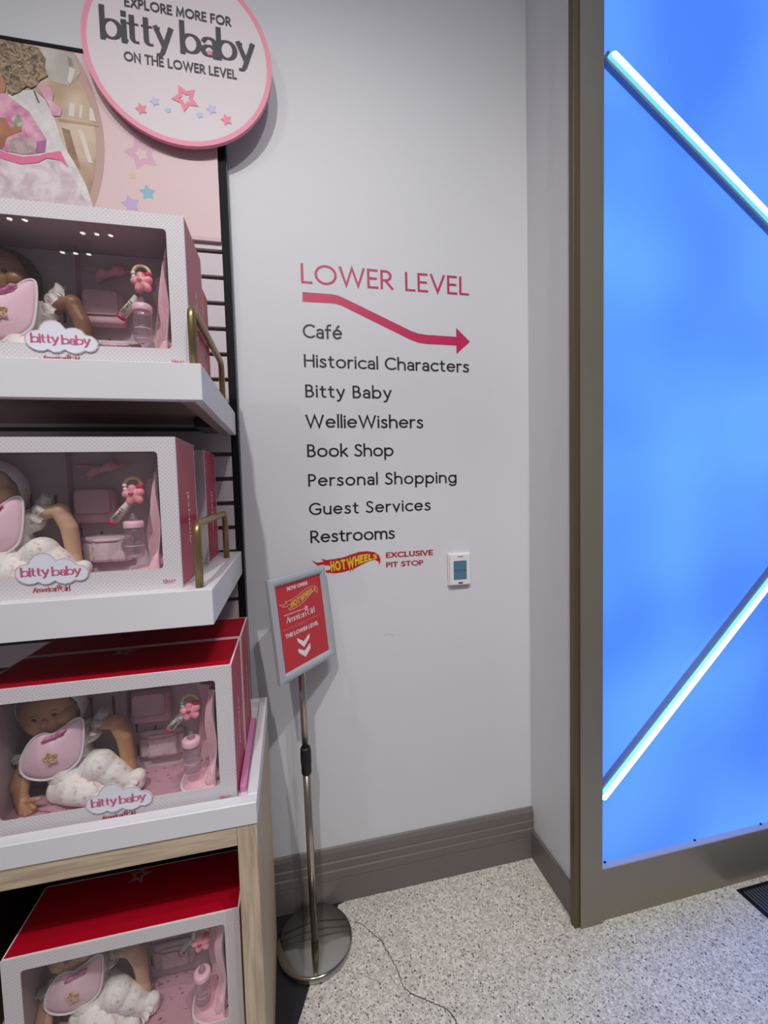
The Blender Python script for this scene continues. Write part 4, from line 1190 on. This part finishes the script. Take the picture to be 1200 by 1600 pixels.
def make_thermometer(o, label):
    c = Vector((.336, .100, .139)); r = thing('toy_thermometer', o + c, label, 'toy thermometer', 'white toy thermometers with magenta ends')
    d = Vector((.68, -.2, .73)).normalized()
    obj('stem', tube([d * .006, d * .060], [.0095, .0080], 16), WPL, r, smooth=True)
    obj('tip', tube([d * -.003, d * .0, d * .0058], [.0075, .0100, .0100], 16), MAG, r, smooth=True)
    n = Vector((0, -1, 0)); n = (n - d * n.dot(d)).normalized(); u = d.cross(n)
    bm = bmesh.new()
    for s, w, h in ((.016, .004, .0045), (.023, .0035, .0012), (.030, .0022, .004), (.037, .0042, .0012), (.043, .0042, .0012)):
        p = d * s + n * .0097; vs = [bm.verts.new(p + u * a * w + d * b * h) for a, b in ((-1, -1), (1, -1), (1, 1), (-1, 1))]; bm.faces.new(vs)
    obj('print', bm, OLIVE, r)
    return r
def make_pouch(o, label):
    p0 = bl(235, 1106, .145); c = Vector((p0.x, .174, p0.z)); r = thing('quilted_pouch', o + c, label, 'toy bag', 'pink quilted pouches pinned in the boxes')
    bm = box((-.048, -.030, -.040), (.046, .0, .040), .012, 4)
    for v in bm.verts: v.co.x *= 1 - .06 * (v.co.z > 0); v.co.y -= .004 * math.cos(v.co.x * 30) * (v.co.y < -.01)
    obj('pouch_body', bm, POUCH, r, smooth=True)
    bm = slab([Vector((x - .001, -.0348, z + .004)) for x, z in rrect(-.038, .036, -.022, .033, .010)], (0, .004, 0))
    obj('flap', bm, POUCH, r)
    obj('piping', tube([(x - .001, -.0350, z + .004) for x, z in rrect(-.038, .036, -.022, .033, .010)], .0012, 6, True), POUCHL, r)
    return r
def make_nappy(o, label):
    p0 = bl(247, 1166, .150); c = Vector((p0.x + .004, .174, p0.z)); r = thing('toy_nappy', o + c, label, 'toy nappy', 'folded floral nappies pinned in the boxes')
    bm = box((-.052, -.014, -.034), (.056, 0, .034), .009, 3)
    obj('nappy_body', bm, DIAPER, r, smooth=True)
    obj('front_fold', box((-.030, -.020, -.030), (.040, -.0142, .026), .005, 2), DIAPER, r, smooth=True)
    obj('waistband', tube([(-.050, -.0165, .024), (-.02, -.0215, .018), (.02, -.0215, .018), (.054, -.0165, .024)], .0016, 6), POUCHL, r)
    return r
def make_bow(o, label):
    c = Vector((.300, .160, .262)); r = thing('hair_bow', o + c, label, 'hair bow', 'pink hair bows pinned in the boxes')
    pr = [('ball', (0, 0, 0), (.008, .008, .009)), ('limb', [(0, 0, 0), (-.016, -.002, -.002), (-.024, 0, -.010)], [.006, .0125, .010]), ('limb', [(0, 0, 0), (.016, -.002, .007), (.024, 0, .009)], [.006, .0125, .010]),
          ('limb', [(-.02, 0, -.006), (-.028, 0, -.020)], [.006, .004]), ('limb', [(.022, 0, .014), (.019, 0, .026)], [.006, .0035])]
    obj('bow', blob(pr, .0018, 3), BOWM, r, smooth=True)
    obj('headband', tube([(-.060, .004, .010), (-.02, .0, .006), (.02, 0, .006), (.055, .004, .012)], .003, 8), BOWM, r, smooth=True)
    return r
def make_blanket(o, label):
    c = Vector((.44, .09, .0058)); r = thing('plush_blanket', o + c, label, 'toy blanket', 'pink plush blankets folded in the boxes')
    # hanging part against the right wall, gathered in soft vertical folds
    V, F = [], []; nu, nv = 34, 26
    for j in range(nv + 1):
        for i in range(nu + 1):
            u, v = i / nu, j / nv
            y = -.078 + .150 * u; z = .250 * v - .03 * u * v
            x = .020 - .066 * u - .0065 * math.sin(u * 16 + v * 3) - .005 * math.sin(v * 9 + u * 5)
            V.append((x, y, z))
    for j in range(nv):
        for i in range(nu): F.append((j * (nu + 1) + i, j * (nu + 1) + i + 1, (j + 1) * (nu + 1) + i + 1, (j + 1) * (nu + 1) + i))
    obj('hanging_fold', (V, F), FLEECE, r, smooth=True)
    # folded pad on the floor below the bottle
    pts = [(-.062, .020), (-.070, .0), (-.070, -.03), (-.063, -.052), (-.045, -.066), (-.015, -.075), (.026, -.078), (.028, .04), (-.04, .04)]
    sp = [Vector(p) for p in smoothpath([(x, y, 0) for x, y in pts[:7]], 5)] + [Vector((.028, .04, 0)), Vector((-.04, .04, 0))]
    cx, cy = -.02, -.015; V, F = [], []; n = len(sp)
    for f, z in ((1.0, .0005), (1.03, .010), (1.0, .022), (.8, .032), (.4, .037)):
        for p in sp: V.append((cx + (p.x - cx) * f if cx + (p.x - cx) * f < .03 else .03, cy + (p.y - cy) * f, z))
    for j in range(4):
        for k in range(n): F.append((j * n + k, j * n + (k + 1) % n, (j + 1) * n + (k + 1) % n, (j + 1) * n + k))
    F.append(tuple(4 * n + k for k in range(n)))
    pad = obj('folded_pad', (V, F), FLEECE, r, smooth=True)
    for z in (.006, .0185):
        obj('piping', tube([(cx + (p.x - cx) * 1.05, cy + (p.y - cy) * 1.05 + .001, z) for p in sp[:-2]], .0026, 8), SATIN, pad, smooth=True)
    pr = [('limb', [(-.004, -.058, .034), (.008, -.050, .050), (.020, -.030, .080)], [.012, .018, .012])]
    obj('loose_corner', blob(pr, .0022, 4), FLEECE, r, smooth=True)
    return r

bx3 = make_doll_box(B3, 'doll box on the white tray, front one of the two there')
bx1 = dup(bx3, B1, 'topmost doll box, standing on the upper white shelf')
bx2 = dup(bx3, B2, 'doll box at the front of the lower white shelf, left of its brass rail')
bx4 = dup(bx3, B4, 'lowest doll box, standing inside the oak cabinet')
dup(bx3, Vector((B2.x + .0, 1.292, B2.z)), 'rear doll box on the lower white shelf, only its right edge showing')
dup(bx3, Vector((B3.x + .0015, 1.1915, B3.z)), 'rear doll box on the white tray, only its red lid and side showing')
BOXES = ((bx3, B3, 'on the white tray'), (bx1, B1, 'on the upper shelf'), (bx2, B2, 'on the lower shelf'), (bx4, B4, 'inside the oak cabinet'))
def fill_boxes(make, noun, shifts=None):
    first = make(B3, noun + ' in the doll box on the white tray')
    off = Vector(first.location) - B3
    for k, (bx, B, where) in enumerate(BOXES[1:]):
        dup(first, B + off + Vector((shifts or {}).get(k + 1, (0, 0, 0))), noun + ' in the doll box ' + where)
    return first
dl = make_doll(B3, 'tan baby doll in white bonnet and pink bib in the box on the white tray')
off = Vector(dl.location) - B3
dup(dl, B1 + off + Vector((.018, 0, 0)), 'brown-skinned baby doll in pink bib in the topmost box on the upper shelf', swap={'tan_vinyl': 'brown_vinyl', 'white_bonnet_cotton': 'dark_hair'})
dup(dl, B2 + off + Vector((.010, 0, 0)), 'light tan baby doll with pink bib in the box on the lower shelf', swap={'tan_vinyl': 'light_tan_vinyl'})
dup(dl, B4 + off, 'baby doll with pink bib, head cut off by the box front, inside the oak cabinet', swap={'tan_vinyl': 'light_tan_vinyl'})
fill_boxes(make_blanket, 'pink plush blanket with white piping')
fill_boxes(make_bottle, 'clear toy bottle with pink collar')
fill_boxes(make_rattle, 'pink star rattle with heart and pale ring')
fill_boxes(make_thermometer, 'white toy thermometer with magenta end')
fill_boxes(make_pouch, 'pink quilted pouch')
fill_boxes(make_nappy, 'folded pale floral nappy')
fill_boxes(make_bow, 'pink hair bow')

# plain red carton behind the topmost box and narrow pink strip beside the tray box
pk = thing('red_carton', (-.69, 1.196, 1.8112), 'lower plain red carton behind the topmost doll box', 'carton')
obj('carton_body', box((0, 0, 0), (.497, .062, .254), .0012, 1), REDC, pk)
obj('edge_line', box((.4972, .003, 0), (.4976, .0055, .254)), WEDGE, pk)
pc = obj('orchid_strip', box((-.139, 1.03, .8424), (-.1235, 1.34, .8580), .001, 1), mat('orchid_pink', (216, 140, 186), .5))
tag(pc, 'narrow orchid pink strip lying between the tray box and the tray rim', 'card')

# ------------------------------------------------------------------ pedestal sign
base_c = Vector((.0300, 1.4150, 0))
ps = thing('sign_stand', base_c, 'chrome pedestal stand holding a small red sign in a silver frame by the wall', 'sign stand')
CHROME = mat('polished_steel', (176, 172, 166), .09, metal=1.0)
CHROMEP = mat('satin_steel_pole', (186, 178, 164), .22, metal=1.0)
obj('base_plate', lathe([(.1235, .0), (.1265, .003), (.1265, .016), (.1235, .0205), (.117, .0225), (.05, .0232), (.001, .0235)], 72), CHROME, ps, smooth=True)
topw = Vector((.0196, 1.4150, .985)) - base_c
def along(z): return Vector((topw.x * (z / topw.z), 0, z))
obj('pole', tube([along(.0225), along(.640)], .0128, 24), CHROMEP, ps, smooth=True)
obj('upper_pole', tube([along(.640), along(1.06)], .0112, 24), CHROMEP, ps, smooth=True)
cl_ = [along(z) for z in (.606, .610, .640, .645, .690, .697)]
obj('clamp_collar', tube(cl_, [.0155, .0168, .0168, .0182, .0175, .0150], 24), mat('black_rubber_collar', (22, 22, 24), .5), ps, smooth=True)
SC = Vector((.0342, 1.400, 1.1262)); yaw = math.radians(46.76); pit = math.radians(-5.99); rol = math.radians(-.64)
SR = Matrix.Rotation(yaw, 3, 'Z') @ Matrix.Rotation(pit, 3, 'X') @ Matrix.Rotation(rol, 3, 'Y')
FW, FH = .2667, .3180
lo = SC - base_c
def sg(a, y, b): return lo + SR @ Vector((a, y, b))
def on_sign(px, py):
    """pixel -> the sign face's own (a, b)"""
    d = Vector(_ray((px, py))); n = SR @ Vector((0, 1, 0)); e = Vector((0, 0, EYE))
    t = (SC - e).dot(n) / d.dot(n); p = e + d * t - SC
    return p.dot(SR @ Vector((1, 0, 0))), p.dot(SR @ Vector((0, 0, 1)))
inn = [on_sign(*p) for p in ((430, 916.2), (498.7, 895.2), (514, 1016), (446.9, 1055))]
fbw = .0265
def frame_bars():
    bm = bmesh.new()
    o4 = [(-FW / 2, FH / 2), (FW / 2, FH / 2), (FW / 2, -FH / 2), (-FW / 2, -FH / 2)]
    def ins(k): return [(x * (1 - 2 * k / FW), z * (1 - 2 * k / FH)) for x, z in o4]
    rings = [(ins(0), .010), (ins(0), .0), (ins(.004), -.004), (ins(.012), -.0065), (ins(.020), -.005), (ins(fbw), .0015), (ins(fbw), .010)]
    vs = [[bm.verts.new(sg(a, y, b)) for a, b in rg] for rg, y in rings]
    for i in range(len(rings)):
        j = (i + 1) % len(rings)
        for k in range(4):
            bm.faces.new((vs[i][k], vs[i][(k + 1) % 4], vs[j][(k + 1) % 4], vs[j][k]))
    bmesh.ops.recalc_face_normals(bm, faces=bm.faces)
    return bm
obj('sign_frame', frame_bars(), mat('silver_snap_frame', (190, 196, 202), .38, metal=.35), ps)
def sign_slab(hw, hh, y0, y1):
    bm = bmesh.new(); vs = [bm.verts.new(sg(a * hw, y, b * hh)) for y in (y0, y1) for a, b in ((-1, -1), (1, -1), (1, 1), (-1, 1))]
    for f in ((0, 1, 2, 3), (7, 6, 5, 4), (0, 4, 5, 1), (1, 5, 6, 2), (2, 6, 7, 3), (3, 7, 4, 0)): bm.faces.new([vs[k] for k in f])
    return bm
obj('back_board', sign_slab(FW / 2 - .0015, FH / 2 - .0015, .0102, .0125), mat('plum_back_board', (70, 40, 56), .5), ps)
poster = obj('poster', sign_slab(FW / 2 - fbw + .002, FH / 2 - fbw + .002, .004, .0098), mat('coral_red_poster', (200, 52, 62), .45), ps)
obj('bracket', tube([along(.93) , lo + SR @ Vector((0, .03, -.12)), lo + SR @ Vector((0, .013, -.10))], .008, 12), CHROMEP, ps, smooth=True)
PW = mat('poster_white_ink', (240, 228, 230), .5)
def six(x, y): return (410 + x / 8, 880 + y / 8)
def pst(a, b, k=1): return sg(a, .0036 - .0003 * k, b)
def poster_line(s, pl, pr, cap, w, serif=False, material=None, space=.3):
    a = on_sign(*six(*pl)); b = on_sign(*six(*pr)); d = np.array(b) - np.array(a); L = np.hypot(*d); d /= L; n = np.array([-d[1], d[0]])
    V, F = text2d(s, cap, L, w, serif, space)
    return obj('lettering', ([pst(*(np.array(a) + d * x + n * z), 1 + l * .2) for x, z, l in V], F), material or PW, poster)
poster_line('NOW OPEN!', (320, 350), (572, 270), .0128, .26)
poster_line('American', (313, 757), (560, 660), .0195, .15, True); poster_line('Girl', (578, 655), (664, 610), .0195, .15, True)
poster_line('EXCLUSIVE PIT STOP AT', (282, 668), (525, 580), .0042, .22)
poster_line('LOCATED ON', (430, 800), (578, 745), .0052, .14, material=mat('poster_pale_ink', (222, 140, 146), .5))
poster_line('THE LOWER LEVEL', (303, 952), (712, 765), .0140, .25)
a, b = on_sign(*six(252, 857)), on_sign(*six(728, 636))
V, F = ribbon([a, b], lambda d: .0012); obj('rule_line', ([pst(x, z) for x, z in V], F), mat('poster_rule_ink', (226, 150, 140), .5), poster)
for ch in (((440, 935), (455, 985), (533, 1050), (600, 925), (597, 875), (527, 975)), ((457, 1070), (465, 1120), (553, 1172), (612, 1060), (607, 992), (540, 1092))):
    obj('chevron', fill([pst(*on_sign(*six(*p))) for p in ch]), PW, poster)
st0 = on_sign(*six(556, 562)); o5 = star_pts(5, .0115, .005, 95)
obj('printed_star', ring_poly([pst(st0[0] + x, st0[1] + z) for x, z in o5], [pst(st0[0] + x * .45, st0[1] + z * .45) for x, z in o5]), PW, poster)
# small flame emblem on the poster: same outline, drawn in white line with yellow capitals
q0, q1, q2 = on_sign(*six(215, 485)), on_sign(*six(690, 330)), on_sign(*six(250, 570))
def flame_poster(x, y, k):
    u = (x - 28) / (492 - 28); v = (y - 69) / (218 - 69)
    a0 = np.array(on_sign(*six(213, 440))); a1 = np.array(on_sign(*six(690, 258))); b0 = np.array(on_sign(*six(235, 640)))
    p = a0 + (a1 - a0) * u + (b0 - a0) * v
    return pst(p[0], p[1], k + 1)
flame_emblem(flame_poster, poster, (mat('poster_cream_line', (240, 206, 180), .5), None, mat('poster_yellow', (226, 178, 84), .5)), outline_only=True)

# ------------------------------------------------------------------ ceiling spotlights (they show as points in the window films)
def triple_spot(x, y, aim, watts, cone, label):
    t = thing('ceiling_spotlight', (x, y, CEIL - .001), label, 'spotlight', 'triple ceiling spotlights')
    obj('mount_bar', box((-.16, -.022, -.03), (.16, .022, 0), .003), BLACKM, t)
    for k in (-1, 0, 1):
        h = obj('lamp_head', lathe([(.026, -.15), (.028, -.145), (.028, -.06), (.02, -.045), (.008, -.031)], 20, (k * .12, 0)), BLACKM, t, smooth=True)
        obj('lens', lathe([(.022, -.1512), (.018, -.1518), (.001, -.152)], 16, (k * .12, 0)), mat('lit_lens', (255, 250, 240), .3, emit=22), h)
    if watts:
        d = bpy.data.lights.new('spot_beam', 'SPOT'); d.energy = watts; d.spot_size = math.radians(cone); d.spot_blend = .75; d.shadow_soft_size = .03; d.color = (1, .975, .95)
        o = bpy.data.objects.new('spot_beam', d); COL.objects.link(o); o.parent = t
        p = Vector((0, 0, -.17)); o.location = p
        o.rotation_euler = (Vector(aim) - (Vector((x, y, CEIL)) + p)).to_track_quat('-Z', 'Y').to_euler()
NM = ('before the shelves', 'left of the shelves', 'before the directory wall', 'before the blue panel')
for (x, y, aim, w, cone), nm in zip(SPOTS, NM): triple_spot(x, y, aim, w, cone, 'black triple spotlight on the ceiling ' + nm)
for (x, y, nm) in ((-1.95, -2.40, 'far left row'), (-1.70, -2.75, 'rear row, left one'), (-2.05, -3.15, 'middle row'), (-2.35, -2.62, 'rear row, right one')):
    triple_spot(x, y, (0, 1, 1), 0, 60, 'black triple spotlight on the ceiling, ' + nm)
